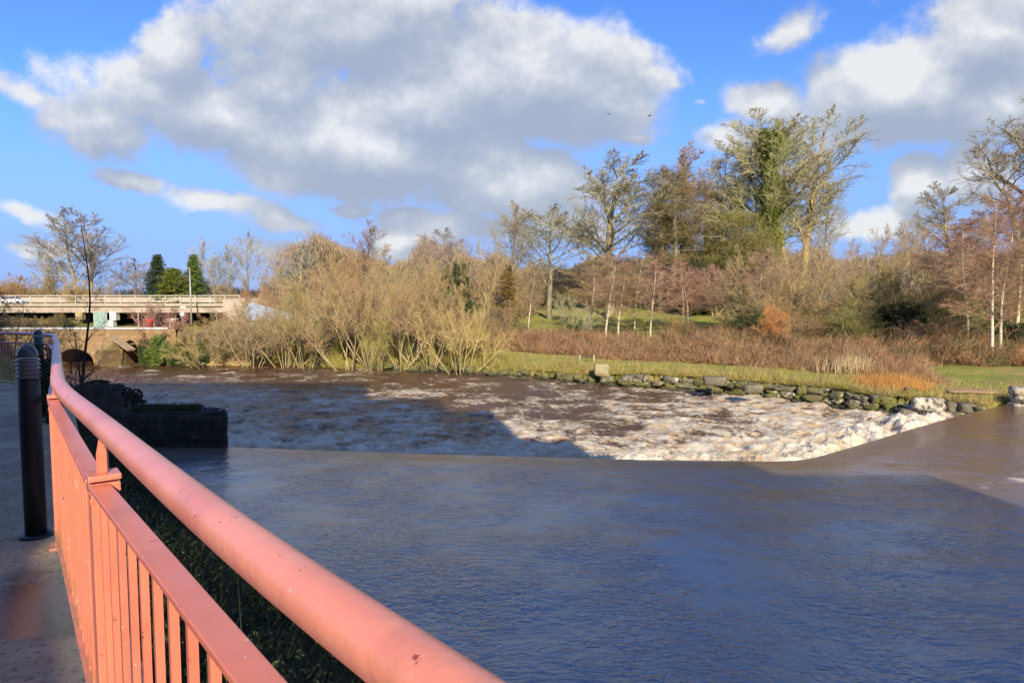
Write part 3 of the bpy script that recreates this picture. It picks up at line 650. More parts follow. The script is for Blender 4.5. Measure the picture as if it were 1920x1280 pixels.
for i_, (px, Y, tp, cl, wd, _) in enumerate(WL):
    r = plant('willow', i_ % 4, px, Y, tp, cl, LB[i_], 'willow_tree', 'willow', g_, wd, M_barkt)
# pollarded tangle on the left retaining wall
for (px, Y, tp, cl, wd, lb) in [(320,58.5,572,RED,110,'reddish tangle of thin stems above the wall right of the ivy'),(400,58.5,590,BRN,130,'brown thicket of upright stems beside the white sign'),(350,57.8,600,OLV,80,'olive thicket with a short bent trunk on the retaining wall'),(440,57.5,610,TAN,110,'tan thicket hanging over the water below the grey roof'),(500,58.5,575,OLV,130,'olive brush in front of the long grey roof'),(430,62,560,BRN,120,'tall brown brush at the end of the overpass')]:
    plant('upshrub', i_ % 3, px, Y, tp, cl, lb, 'thicket', 'shrub', None, wd, M_barkt); i_ += 1
# tall trees of the park -----------------------------------------------------------------
t_ = plant('beech', 0, 1140, 88, 283, (.38,.31,.20), 'broad round crowned bare beech, leftmost of the tall trees on the rise', 'bare_tree', width=262, rz=.4)
t_ = plant('slim', 0, 955, 84, 372, (.32,.27,.17), 'bare tree with feathery top and ivy brown lower stem, left of the round beech', 'bare_tree', width=100, rz=1)
ivy_part(t_, .6, 4.6, .75, 5000, (.20,.13,.03), .10)
t_ = plant('slim', 1, 1030, 87, 380, (.32,.27,.20), 'thin bare tree with crooked arms between the feathery tree and the round beech', 'bare_tree', width=130, rz=2)
t_ = plant('beech', 2, 1280, 92, 248, (.36,.27,.19), 'tall pinkish bare tree rising above the brown pine', 'bare_tree', width=130, rz=2.2)
ivy_part(t_, .5, 5.0, .40, 5000, (.17,.16,.035), .12)
t_ = plant('beech', 4, 1395, 94, 236, (.42,.37,.19), 'pale yellowish bare tree left of the ivy column', 'bare_tree', width=200, rz=.9)
t_ = plant('slim', 2, 1437, 89, 222, (.36,.32,.12), 'tree wrapped to its top in bright green ivy', 'ivy_tree', width=110, rz=.3)
ivy_part(t_, .8, 9.4, .85, 26000, (.16,.185,.03), .13)
t_ = plant('beech', 1, 1492, 91, 192, (.42,.36,.22), 'tallest bare beech with twin golden trunks right of the ivy column', 'bare_tree', width=250, rz=.15, bark=mat('bark_gold', (.42,.30,.12), (.30,.24,.12), 2, .85, .03, 14, c3=(.25,.22,.08), s3=1, stretch=(1,1,.3)))
t_ = plant('slim', 3, 1450, 95, 240, (.33,.29,.20), 'bare tree half hidden behind the ivy column and twin trunked beech', 'bare_tree', width=130, rz=.7)
t_ = plant('oak', 0, 1893, 66, 128, (.30,.23,.13), 'big gnarled bare oak at the right edge above the red birches', 'bare_tree', width=270, rz=1.9)
t_ = plant('beech', 6, 1790, 84, 330, (.33,.27,.20), 'low arching bare tree left of the gnarled oak', 'bare_tree', width=140, rz=.5)
plant('slim', 1, 1345, 96, 262, (.38,.32,.18), 'bare tree behind the pines, left of the pale yellowish one', 'bare_tree', width=130, rz=.5)
plant('beech', 5, 1240, 98, 330, (.38,.30,.18), 'bare tree mostly hidden behind the dark flat topped pine', 'bare_tree', width=150, rz=1.5)
plant('slim', 0, 1535, 97, 330, (.38,.32,.20), 'small bare tree right of the twin trunked beech', 'bare_tree', width=100, rz=1.1)
# pine: brown green with flat sprays
def pine(px, Y, top, w_, col, lb, seed, nclump, wide):
    x = ray(px, 600)[0]*Y; z = hz1(x, Y); h_ = ray(px, top)[1]*Y-z; r_ = random.Random(seed)
    r = empty('pine_tree', (x, Y, z)); tag(r, lb, 'pine tree'); T = MB(); T.tube([(0,0,-.2),(.2,0,h_*.4),(-.1,.1,h_*.75),(0,0,h_*.97)], [.42,.34,.2,.05], 9)
    pts = []
    for k in range(nclump):
        t = .28+.70*(k/nclump); az = k*2.4+r_.random(); ln = wide*r_.uniform(.45, 1.1)*(1.1-.55*t); zz = h_*t
        b_ = Vector((math.cos(az)*ln, math.sin(az)*ln, zz+ln*r_.uniform(-.1, .35))); T.tube([(0,0,zz), b_], [.09,.03], 4, cap=False)
        q = np.random.default_rng(seed*100+k).normal(size=(300, 3))*np.array([ln*.34+.3, ln*.34+.3, .33]); pts.append(q+np.array(b_)*.82+np.array([0,0,zz*.18]))
    T.build('trunk', M_bark, r, True); L_ = np.concatenate(pts); P1 = L_+rng.normal(size=L_.shape)*.22+np.array([0,0,.2]); vv, ff = spikes_np(L_, P1, .022)
    o = link('crown', mesh_np('crown', vv, ff), M_leaf, r); o.color = (*col, 1)
pine(1262, 90, 318, 0, (.26,.20,.07), 'brownish green pine below the tall pinkish tree', 5, 46, 5.0)
pine(1320, 94, 345, 0, (.29,.235,.07), 'olive brown pine left of the dark cedar mound', 8, 42, 4.6)
pine(1236, 91, 318, 0, (.075,.075,.022), 'dark flat topped pine with one spray jutting left', 9, 16, 3.6)
pine(1375, 90, 400, 0, (.28,.255,.075), 'dense olive green cedar with drooping sprays under the ivy column', 12, 62, 5.0)
pine(1412, 87, 440, 0, (.29,.25,.08), 'low olive cedar right of the drooping one', 13, 55, 4.0)
plant('bush', 0, 1300, 86, 478, (.05,.06,.022), 'dark rounded yew standing under the pines', 'evergreen_bush', 'bush', None, 60, base=-3.5)
# birches with white stems
BI = [(1190,74,470,'white birch pole with few twigs, tallest white stem on the lawn',70),(1135,66,462,'white birch nearest the lawn rail, left of the bench line',110),(1160,67,480,'twin white birch just right of the lawn rail end',95),(1220,68,476,'slim white birch at the right end of the lawn',90),(990,72,478,'slim birch at the left end of the lawn',80),(1280,69,500,'thin birch left of the dense brown brush',80),(1358,67,505,'thin birch in front of the cedar',90),(1290,72,480,'pinkish birch behind the thin lawn birches',110),(1107,76,470,'reddish birch under the round beech',120),(1415,66,470,'birch with pale leader before the ivy column',100)]
for i_, (px, Y, tp, lb, wd) in enumerate(BI):
    plant('birch', i_ % 3, px, Y, tp, PNK if i_ % 2 else TAN, lb, 'birch_tree', 'birch', 'slim birches on and around the lawn', wd, M_barkw)
plant('birch', 0, 1862, 46.5, 352, (.38,.235,.15), 'left of the two tall white birches by the water, red twigs', 'birch_tree', 'birch', 'pair of white birches at the waterside', 165, M_barkw, base=-5.0)
plant('birch', 1, 1879, 47.5, 340, (.38,.235,.15), 'right of the two tall white birches by the water, dark foot', 'birch_tree', 'birch', 'pair of white birches at the waterside', 165, M_barkw, base=-5.0)
plant('birch', 2, 1905, 56, 372, (.38,.225,.14), 'red twigged birch behind the waterside pair at the right edge', 'birch_tree', 'birch', None, 190, M_barkw)
plant('birch', 2, 1815, 54, 400, (.38,.235,.14), 'red twigged birch behind and left of the waterside pair', 'birch_tree', 'birch', None, 150, M_barkw)
# brush and shrubs --------------------------------------------------------------------
SH = [('willow',1070,64,545,(.42,.36,.22),'whitish spreading sapling on the lawn left of the birches',90),
 ('shrub',1450,66,452,TAN,'tall tan shrub below the twin trunked beech',150),('shrub',1530,62,478,BRN,'brown shrub right of the orange leaved bush',170),('shrub',1610,60,470,OLV,'olive shrub in the middle of the right thicket',190),
 ('willow',1655,64,400,TAN,'tall tan willow with red tipped top in the right thicket',170),('shrub',1700,58,476,OLV,'arching olive shrub with pale limbs above the bracken',190),('shrub',1760,56,470,(.28,.22,.10),'dull brown shrub left of the waterside birches',150),
 ('willow',1560,72,425,TAN,'bare willow at the back of the right thicket',180),('willow',1740,72,405,TAN,'bare willow behind the dull brown shrub',170),('willow',1480,78,452,(.33,.20,.13),'pinkish bare brush right behind the tall tan shrub',130),
 ('upshrub',1340,84,485,PNK,'pink brown brush before the cedar',150),('upshrub',1395,64,520,TAN,'tan brush beside the thin birch before the cedar',110),('upshrub',1310,93,505,PNK,'pink brown brush under the yew',110),('upshrub',1230,96,490,PNK,'pink brown brush behind the slim lawn birch',120),
 ('upshrub',1170,98,505,PNK,'pink brown brush behind the white birch pole',110),('upshrub',1110,98,508,TAN,'tan brush at the foot of the round beech',120),('upshrub',1050,98,520,TAN,'tan brush at the foot of the crooked armed tree',110),('shrub',985,88,515,TAN,'tan shrub right of the ivy brown tree foot',100),
 ('shrub',905,64,545,BRN,'brown shrub right behind the yellow willow',120),('shrub',940,66,560,(.30,.20,.10),'low rust brown shrub right of the yellow willow',110),('willow',900,78,440,TAN,'tan bare tree left of the feathery topped tree',110),
 ('bush',860,76,482,(.06,.09,.03),'dark green bush behind the yellow willow crown',46),('bush',835,74,488,(.09,.10,.035),'green bush peeping over the crowded willow',40),('willow',820,82,440,(.34,.24,.14),'brown crowned tree behind the willows, left of the green bushes',130),
 ('slim',850,92,425,GRY,'grey hazy tree far behind the green bushes',140),('willow',750,76,468,TAN,'tan crowned tree behind the pale stemmed willow',130),('slim',690,84,410,(.26,.17,.13),'purplish pointed tree rising above the tallest willow',80),('willow',685,82,452,TAN,'tan crown under the purplish pointed tree',130),
 ('willow',620,80,468,(.36,.25,.10),'golden brown crown behind the tall willow',150),('beech',565,86,452,GRY,'pale grey bare tree behind the golden brown crown',110),('willow',540,84,498,(.35,.22,.13),'rusty crown left of the golden brown one',140),
 ('shrub',1600,76,440,GRY,'pale grey twiggy shrub at the thicket skyline',160),('shrub',1850,60,520,OLV,'olive shrub behind the waterside birches',170),('shrub',1900,62,500,BRN,'brown shrub at the right edge behind the birches',150),('shrub',1800,64,455,TAN,'tan shrub behind the red twigged birch',150),
 ('upshrub',1600,56,560,OLV,'low olive brush along the back of the bracken',130),('upshrub',1510,58,575,TAN,'low tan brush left along the back of the bracken',130),('upshrub',1750,53,590,BRN,'low brown stems near the waterside birches',120)]
for i_, (kd, px, Y, tp, cl, lb, wd) in enumerate(SH):
    plant(kd, i_ % 4 if kd != 'beech' else 8, px, Y, tp, cl, lb, 'evergreen_bush' if kd == 'bush' else ('shrub' if 'shrub' in kd else 'bare_tree'), 'bush' if kd == 'bush' else ('shrub' if 'shrub' in kd else 'tree'), None, wd, M_barkt if kd != 'slim' else M_bark)
plant('upshrub', 2, 1450, 55, 560, (.55,.25,.09), 'orange leaved bush standing among grey brush', 'orange_bush', 'bush', None, 75, M_barkt)
for (px, Y, tp, wd, lb) in [(1400,62,585,95,'dark holly mound below the birch with pale leader'),(1450,60,596,70,'dark bramble mound under the orange bush'),(1560,59,612,90,'dark green low mound behind the bracken middle'),(1690,57,560,120,'dark evergreen bush in shade of the arching olive shrub'),(1650,58,596,60,'small dark bush left of the shaded evergreen'),(1725,54,608,60,'blue green bush at the end of the bracken'),(1830,58,560,140,'dark evergreen mass behind the waterside birch trunks'),(1780,57,575,90,'dark bush just left of the birch trunks'),(1905,52,600,90,'dark bush at the right edge beside the birches'),(820,58,640,80,'dark bush under the thin twin stemmed willow'),(660,58,636,50,'dark green bush behind the leaning mossy trunk')]:
    plant('bush', 1, px, Y, tp, (.07,.085,.03), lb, 'evergreen_bush', 'bush', 'dark evergreen bushes in the undergrowth', wd*.8, M_barkd)
# ivy bushes on the bridge and wall
for i_, (px, Y, tp, wd, lb, c_) in enumerate([(300,56.6,622,46,'bright green ivy bush hanging over the dark arch',(.13,.20,.04)),(268,57.1,620,22,'small ivy clump climbing above the cutwater',(.06,.10,.025)),(332,56.9,640,34,'green leafy clump on the wall right of the ivy bush',(.06,.10,.025)),(372,56.8,640,40,'green clump at the foot of the brown thicket',(.05,.085,.025))]):
    plant('bush', 0, px, Y, tp, c_, lb, 'ivy_bush', 'bush', None, wd, M_barkd, base=-6.1)
# left skyline behind the overpass --------------------------------------------------
plant('beech', 3, 158, 128, 388, (.32,.26,.21), 'large bare tree with upright limbs behind the overpass', 'bare_tree', width=150, rz=.2, base=-5)
plant('upshrub', 0, 150, 122, 500, (.40,.30,.10), 'golden pollarded shrub below the large bare tree', 'shrub', 'shrub', None, 60, M_barkt, base=-5)
for i_, (kd, px, Y, tp, cl, lb, wd) in enumerate([('shrub',20,124,508,(.34,.22,.09),'rusty bush at the far left above the overpass rail',110),('shrub',70,128,522,OLV,'olive bush left of the large bare tree',90),('shrub',195,126,505,(.30,.23,.09),'brown bush right of the golden pollarded shrub',90),('beech',100,134,462,GRY,'pale leaning bare tree left of the large one',80),
  ('slim',258,140,482,GRY,'small grey bare tree left of the dark conifer',60),('slim',405,132,470,GRY,'bare pollard with pale head right of the conifers',50),('slim',428,130,455,(.27,.23,.17),'ivy footed bare tree above the overpass end',50),('slim',466,128,430,GRY,'tall pale poplar left of the rusty crown',46),('slim',380,134,440,GRY,'upright bare poplar behind the right conifer',40),
  ('shrub',430,120,525,(.30,.2,.1),'low brown shrub behind the overpass end',60),('shrub',480,112,528,(.36,.2,.1),'low red brown shrub right of the overpass end',70)]):
    plant(kd, i_ % 3 if kd != 'beech' else 5, px, Y, tp, cl, lb, 'bare_tree' if kd != 'shrub' else 'shrub', 'tree' if kd != 'shrub' else 'shrub', None, wd, M_bark, base=-5)
plant('conifer', 0, 299, 126, 474, (.035,.055,.02), 'dark blue green conifer, leftmost of the three behind the overpass', 'conifer_tree', 'conifer', None, 56, M_barkd, base=-5)
plant('conifer', 1, 328, 124, 500, (.15,.18,.025), 'broad yellow green conifer in the middle of the three', 'conifer_tree', 'conifer', None, 78, M_barkd, base=-5)
plant('conifer', 0, 366, 126, 474, (.10,.14,.025), 'green conifer with pointed top, right of the three', 'conifer_tree', 'conifer', None, 52, M_barkd, base=-5)
for px, tp_, cl_, lb_ in [(10,584,(.24,.17,.10),'brown thicket before the overpass at the left border'),(50,588,(.20,.15,.09),'grey brown thicket before the overpass near the border'),(92,586,(.26,.20,.09),'tan thicket before the overpass left of the tall sapling'),(128,590,(.16,.15,.06),'olive thicket before the overpass at the tall sapling')]:
    plant('upshrub', 1, px, 92, tp_, cl_, lb_, 'thicket', 'shrub', None, 60, M_barkt)
UB = [(15,'brown',(.10,.08,.04)),(70,'green',(.06,.10,.03)),(115,'leafy',(.05,.09,.025)),(160,'dark',(.03,.04,.02)),(205,'bluish',(.03,.05,.025)),(250,'blackish',(.02,.03,.015)),(295,'deep green',(.025,.04,.02)),(340,'brownish',(.05,.035,.02)),(385,'ruddy',(.07,.035,.02)),(430,'dull',(.06,.05,.025))]
UL = ['left of the leafy one near the border','between the border and the sapling','just left of the tall sapling','just behind the tall sapling','behind the white pier','right of the white pier','behind the red mailbox','behind the cream pillar','behind the diamond sign','at the overpass end']
for (px, nm_, cl), ul in zip(UB, UL):
    plant('bush', 1, px, 119, 578, cl, nm_+' shrub seen under the overpass, '+ul, 'evergreen_bush', 'bush', 'shrubs under the overpass', 74, M_barkd)
plant('upshrub', 1, 288, 78, 560, (.36,.20,.14), 'little pinkish tree with a white stem beside the red mailbox', 'small_tree', 'tree', None, 36, M_barkw, base=-4.2)
plant('shrub', 2, 30, 34, 560, (.16,.12,.08), 'twiggy bush behind the far end of the red railing', 'shrub', 'shrub', None, 150, M_barkd, base=-3.2)
plant('shrub', 1, -60, 30, 530, (.14,.11,.07), 'twiggy bush at the left border behind the railing', 'shrub', 'shrub', None, 170, M_barkd, base=-3.2)
# far woodland that closes the view
def woodmass(name, pts, h0, h1, n, cols, lb, seed):
    nr = np.random.default_rng(seed); V = []; F = []; nb = 0
    t = nr.random(n); P_ = np.array(pts, float); seg = np.clip((t*(len(P_)-1)).astype(int), 0, len(P_)-2); u_ = t*(len(P_)-1)-seg
    c_ = P_[seg]*(1-u_)[:, None]+P_[seg+1]*u_[:, None]; c_[:, :2] += nr.normal(size=(n, 2))*3
    hmax = h0+(h1-h0)*(.5+fbm(c_[:, 0]*.12+seed, c_[:, 0]*.03, 4)*1.6); z = nr.random(n)**.7*hmax
    A = np.stack([c_[:, 0], c_[:, 1], c_[:, 2]+z], 1); B_ = A+nr.normal(size=(n, 3))*np.array([.35,.35,.25])+np.array([0,0,.9])
    v_, f_ = spikes_np(A, B_, .05); o = link(name, mesh_np(name, v_, f_), M_twig); o.color = (*cols, 1); tag(o, lb, 'woodland', None, 'stuff')
woodmass('woodland', [(-34,108,-4),(-10,112,-2.8),(10,112,-2.8),(60,112,-2.5),(110,100,-3)], 5, 12, 130000, (.34,.25,.15), 'hazy brown woodland closing the view behind the lawn', 4)
woodmass('woodland', [(-190,150,-5),(-120,150,-5),(-60,140,-5),(-20,140,-4)], 3, 8, 50000, (.24,.18,.11), 'hazy low woodland behind the overpass', 6)
# ------------------------------------------------------------------ ground cover
def leafstuff(name, n, sampler, hfun, L, rad, leafn, leafsize, col, lb, cat='ground cover', lean=.5, leafcol=None, patch=None, ps=.5):
    XY = sampler(n); z0 = height(XY[:, 0], XY[:, 1]); hh = hfun(XY[:, 0], XY[:, 1]); zz = z0+hh*rng.random(n)**.6
    A = np.stack([XY[:, 0], XY[:, 1], zz-.05], 1); d = rng.normal(size=(n, 3))*lean+np.array([0,0,1]); B_ = A+d*(L*rng.uniform(.5, 1.3, n))[:, None]
    v1, f1_ = spikes_np(A, B_, rad); f1_ = np.concatenate([f1_], 0)
    o = link(name, mesh_np(name, v1, f1_), plantmat(name+'_mat', .45, leafcol, patch=patch, ps=ps), None); o.color = (*col, 1); tag(o, lb, cat, None, 'stuff'); return o
def band(d0, d1, x0, x1, cond=None):
    def s_(n):
        out_ = []; tot = 0
        while tot < n:
            X_ = rng.uniform(x0, x1, n*2); Y_ = rng.uniform(26, 95, n*2); d, sd, _ = pdist(X_, Y_, FE); k = (sd > 0) & (d > d0+fbm(X_*.3, Y_*.3, 3)*2.2) & (d < d1+fbm(X_*.2+4, Y_*.2, 3)*4)
            if cond is not None: k &= cond(X_, Y_, d)
            q = np.stack([X_[k], Y_[k]], 1); out_.append(q); tot += len(q)
        return np.concatenate(out_)[:n]
    return s_
def mound(h_):
    return lambda x, y: h_*np.clip(.5+fbm(x*.75, y*.75, 4)*3.2, .08, 1.5)
def pxof(X_, Y_): return 960+1280*X_/Y_
leafstuff('bracken', 120000, band(7.2, 17, -8, 34, lambda x, y, d: (pxof(x, y) < 1790-60*rng.random(x.shape)**.5-140*fbm(x*.4, y*.4, 3))), lambda x, y: mound(1.1)(x, y)*(.12+.88*sst(pdist(x, y, FE)[0], 6.5, 11.5))*(1-.75*sst(pxof(x, y), 1560, 1780)), .20, .018, 0, 0, (.27,.135,.07), 'rust brown bracken and brambles in a broad band above the grassy bank', leafcol=(.40,.28,.14), lean=2.0, patch=(.33,.23,.115), ps=.9)
leafstuff('bramble', 50000, band(14, 24, -14, 40, lambda x, y, d: pxof(x, y) > 1250), mound(1.3), .34, .018, 0, 0, (.13,.115,.045), 'olive green brambles along the back of the bracken', leafcol=(.36,.22,.10), lean=1.2, patch=(.34,.18,.09))
leafstuff('dead_grass', 26000, band(12, 21, -14, 10, lambda x, y, d: (pxof(x, y) > 880) & (pxof(x, y) < 1300)), mound(.5), .45, .014, 0, 0, (.34,.23,.09), 'tan dead grass between the lawn and the bracken', leafcol=(.30,.25,.06), lean=.5)
leafstuff('undergrowth', 110000, band(1.6, 13, -45, -2, lambda x, y, d: pxof(x, y) > 440), mound(1.7), .32, .017, 0, 0, (.34,.22,.10), 'mixed brown undergrowth behind the willow stems', leafcol=(.20,.22,.05), lean=1.1, patch=(.27,.27,.06))
leafstuff('bank_grass', 60000, band(.35, 7.5, -40, 34), lambda x, y: 0*x+.03, .16, .010, 0, 0, (.34,.33,.08), 'short grass and dry tufts on the far bank', 'grass', .6, (.42,.31,.12), patch=(.40,.29,.12))
leafstuff('edge_grass', 42000, band(-.1, 1.7, 0, 34), lambda x, y: 0*x+.08, .26, .012, 0, 0, (.33,.31,.07), 'shaggy grass hanging over the stones of the far bank', 'grass', .9, (.46,.33,.13), patch=(.40,.30,.12), ps=.9)
leafstuff('waterside_grass', 26000, band(.2, 2.6, -45, 0), lambda x, y: 0*x+.12, .42, .014, 0, 0, (.27,.25,.045), 'longer yellow green grass at the foot of the willows', 'grass', .35, (.50,.38,.16))
leafstuff('orange_grass', 5000, lambda n: np.stack([on_z(1670,722,-5)[0]+rng.normal(0, .75, n), on_z(1670,722,-5)[1]+rng.normal(0, .8, n)], 1), lambda x, y: .25+0*x, .42, .010, 0, 0, (.52,.26,.07), 'orange tussock of dead grass above the rubble wall', 'grass', .4)
leafstuff('lawn_grass', 40000, band(24, 48, -22, 40), lambda x, y: 0*x+.02, .15, .016, 0, 0, (.30,.32,.07), 'green lawn grass between the birches', 'grass', .5, (.34,.28,.10))
leafstuff('tan_reeds', 500, lambda n: np.stack([rng.normal(21.5, .8, n), rng.normal(43.2, .5, n)], 1), lambda x, y: .25+0*x, .95, .018, 0, 0, (.55,.42,.22), 'tall tan dead stems at the right end of the bracken', 'reeds', .22)
# near bank ivy and grass
def near_s(n):
    out_ = []; tot = 0
    while tot < n:
        X_ = rng.uniform(-14, 3, n*2); Y_ = rng.uniform(0, 24, n*2); d, sd, _ = pdist(X_, Y_, NE); df_, sf_, _ = pdist(X_, Y_, FENCE); k = (sd > 0) & (sf_ < 0) & (df_ > .22) & (rng.random(n*2) < 1.3/np.sqrt(Y_+1))
        q = np.stack([X_[k], Y_[k]], 1); out_.append(q); tot += len(q)
    return np.concatenate(out_)[:n]
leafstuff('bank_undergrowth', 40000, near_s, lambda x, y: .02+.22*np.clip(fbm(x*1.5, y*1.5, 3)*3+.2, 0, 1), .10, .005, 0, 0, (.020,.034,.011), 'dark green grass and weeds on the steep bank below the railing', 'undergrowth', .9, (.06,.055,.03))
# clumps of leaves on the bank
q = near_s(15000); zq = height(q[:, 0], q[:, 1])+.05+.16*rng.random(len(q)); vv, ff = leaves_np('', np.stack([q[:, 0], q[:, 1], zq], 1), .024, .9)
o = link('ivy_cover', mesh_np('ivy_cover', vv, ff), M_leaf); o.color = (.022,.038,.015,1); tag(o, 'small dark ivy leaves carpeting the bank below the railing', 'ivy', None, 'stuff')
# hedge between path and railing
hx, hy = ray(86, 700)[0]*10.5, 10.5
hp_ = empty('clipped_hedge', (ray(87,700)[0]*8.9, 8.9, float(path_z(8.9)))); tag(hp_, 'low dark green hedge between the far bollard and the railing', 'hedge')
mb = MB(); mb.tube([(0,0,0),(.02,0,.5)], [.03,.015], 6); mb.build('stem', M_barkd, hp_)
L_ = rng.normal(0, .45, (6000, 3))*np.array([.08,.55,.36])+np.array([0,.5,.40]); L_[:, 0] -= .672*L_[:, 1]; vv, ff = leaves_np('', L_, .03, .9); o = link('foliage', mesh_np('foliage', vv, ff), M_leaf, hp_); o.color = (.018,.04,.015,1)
# ------------------------------------------------------------------ rubble wall along the far bank
M_stone = bpy.data.materials.new('mossy_stone'); M_stone.use_nodes = True; N = NT(M_stone.node_tree); p = N.n['Principled BSDF']
po = N.new('ShaderNodeTexCoord').outputs['Object']; gx, gy, gz = N.xyz(po); rI = N.new('ShaderNodeNewGeometry').outputs['Random Per Island']
c = N.mix(rI, (.09,.08,.055), (.17,.15,.10))
c = N.mix(N.ss(N.noise(po, 3.0, 7, .65), .50, .66), c, (.24,.21,.15))
c = N.mix(N.ss(N.m('ADD', N.noise(po, 1.6, 5, .6), N.m('MULTIPLY', N.m('ADD', gz, 5.5), -.16)), .42, .54), c, (.13,.125,.03))
c = N.mix(N.m('MULTIPLY', N.ss(gx, 4.0, 12.0), N.ss(N.m('ADD', N.m('ADD', N.noise(po, 5.5, 7, .7), N.m('MULTIPLY', rI, .12)), N.m('MULTIPLY', N.noise(po, .6, 3), .30)), .80, .86)), c, (.62,.58,.50))
c = N.mix(N.ss(gz, -5.72, -5.95), c, (.03,.033,.015))
N.put(p.inputs['Base Color'], c); p.inputs['Roughness'].default_value = .85
b = N.new('ShaderNodeBump'); b.inputs['Distance'].default_value = .05; N.put(b.inputs['Height'], N.noise(po, 9, 7, .7)); N.l.new(b.outputs[0], p.inputs['Normal'])
import bmesh
def rock(mb, c, s, seed, rz=0, sub=2, rough=.28):
    r_ = random.Random(seed); bm = bmesh.new(); bmesh.ops.create_cube(bm, size=1); bmesh.ops.subdivide_edges(bm, edges=bm.edges, cuts=2+sub, use_grid_fill=True)
    o1, o2 = r_.uniform(0, 99), r_.uniform(0, 99); M_ = Matrix.Rotation(rz, 3, 'Z'); b0 = len(mb.v)
    for v_ in bm.verts:
        q = v_.co; n4 = (abs(q.x*2)**5+abs(q.y*2)**5+abs(q.z*2)**5)**(1/5); q = q/max(n4, .01)
        k = 1+rough*(float(fbm(np.array([q.x*3+o1+q.z*1.7]), np.array([q.y*3+o2+q.z*2.1]), 3)[0])*2)
        w_ = M_ @ Vector((q.x*s[0]*k, q.y*s[1]*k, q.z*s[2]*k)); mb.v.append((c[0]+w_.x, c[1]+w_.y, c[2]+w_.z))
    bm.verts.index_update()
    for f_ in bm.faces: mb.f.append(tuple(b0+v_.index for v_ in f_.verts))
    bm.free()
mb = MB(); FEv = [Vector(a) for a in FE]; sd = 0
for i_ in range(len(FEv)-1):
    A, B = FEv[i_], FEv[i_+1]
    if B.x < -4.5 or A.x > cend[0]-1.4: continue
    L = (B-A).length; t = (B-A)/L; nrm = Vector((-t.y, t.x)); s_ = 0
    while s_ < L:
        w_ = rnd.uniform(.30, .85) if A.x < 6 else rnd.uniform(.4, 1.3); q = A+t*(s_+w_/2); fx = sst(q.x, -4, 2)
        cs = 3 if q.x > 7 else 2
        for k in range(cs):
            if rnd.random() < (.13 if (k == 0 or q.x > 7) else .55): continue
            hh = rnd.uniform(.22, .42); zc = -6.02+.31*k+rnd.uniform(-.08, .08); of = .06+.11*k+rnd.uniform(-.08, .10)+rnd.uniform(0, .12)*fx
            cc = q+nrm*of+t*rnd.uniform(-.3, .3); rock(mb, (cc.x, cc.y, zc), (w_*rnd.uniform(.8, 1.15), rnd.uniform(.5, .8), hh*1.12), sd, math.atan2(t.y, t.x)+rnd.uniform(-.35, .35), 1, .6); sd += 1
        s_ += w_*.93
tag(mb.build('rubble_wall', M_stone, None, True), 'low mossy dry stone wall edging the far bank beside the rapids', 'wall')
def stone(px, py, z, s, lb, name='boulder', rz=0, m__=None, grp=None):
    q = on_z(px, py, z); mb = MB(); rock(mb, (0,0,0), s, px, rz, 3, .35); o = mb.build(name, m__ or M_stone, None, True); o.location = q; tag(o, lb, 'boulder', grp); return o
M_lich = mat('lichen_stone', (.50,.46,.39), (.34,.30,.23), 2, .85, .04, 9, c3=(.10,.09,.06), s3=6.0, lo3=.49, hi3=.60)
stone(1740, 757, -5.22, (1.45,.8,.62), 'large pale lichen covered boulder at the end of the rubble wall', m__=M_lich, rz=-.1)
stone(1785, 764, -5.35, (.6,.5,.5), 'small dark boulder right of the large pale one')
stone(1815, 764, -5.3, (.9,.6,.45), 'flat mossy boulder beside the weir end')
stone(1848, 757, -5.2, (.8,.6,.35), 'low brown boulder nearest the weir end')
stone(1700, 776, -5.75, (.75,.6,.5), 'green mossed boulder under the large pale one')
stone(1128, 694, -5.05, (.95,.5,.75), 'upright pale block set in the top of the bank wall', m__=mat('pale_stone', (.34,.29,.16), (.26,.23,.12), 4, .9, .02))
stone(1340, 714, -4.98, (1.2,.5,.5), 'low flat pale boulder on the middle of the rubble wall', rz=-.2)
stone(1410, 728, -5.1, (1.0,.5,.45), 'dark cracked boulder right of the white patched one')
stone(1705, 733, -4.95, (.45,.5,.4), 'small rust coloured stone beside the orange tussock', m__=mat('rust_stone', (.36,.20,.12), (.05,.03,.02), 2, .9, .02))
q = on_z(1822, 733, -4.98); mb = MB(); rock(mb, (0,0,0), (2.4,1.0,.12), 5, -.15, 3, .2); o = mb.build('stone_slab', mat('bare_earth', (.42,.25,.15), (.32,.2,.12), 3, .95, .02), None, True); o.location = q; tag(o, 'flat reddish slab lying in the grass near the weir end', 'slab')
# white wall block at the right edge
mb = MB(); q0 = on_z(1900, 757, Z1); sd = 900
for a in range(9):
    for k in range(3): rock(mb, (q0.x+.30+a*.72+rnd.uniform(-.1, .1), q0.y-.05-.02*a+k*.04, -5.12+.36*k), (rnd.uniform(.6, .85), .7, .37), sd, rnd.uniform(-.1, .1), 0); sd += 1
tag(mb.build('whitewashed_wall', M_lich, None, True), 'pale lichen whitened stone wall at the right edge of the weir', 'wall')
mb = MB(); mb.tube([on_z(1798,679,-4.95), on_z(1822,686,-4.9), on_z(1842,690,-4.85)], [.05,.07,.06], 7); tag(mb.build('fallen_branch', M_barkd, None, True), 'dark fallen branch lying in the grass left of the birches', 'branch')
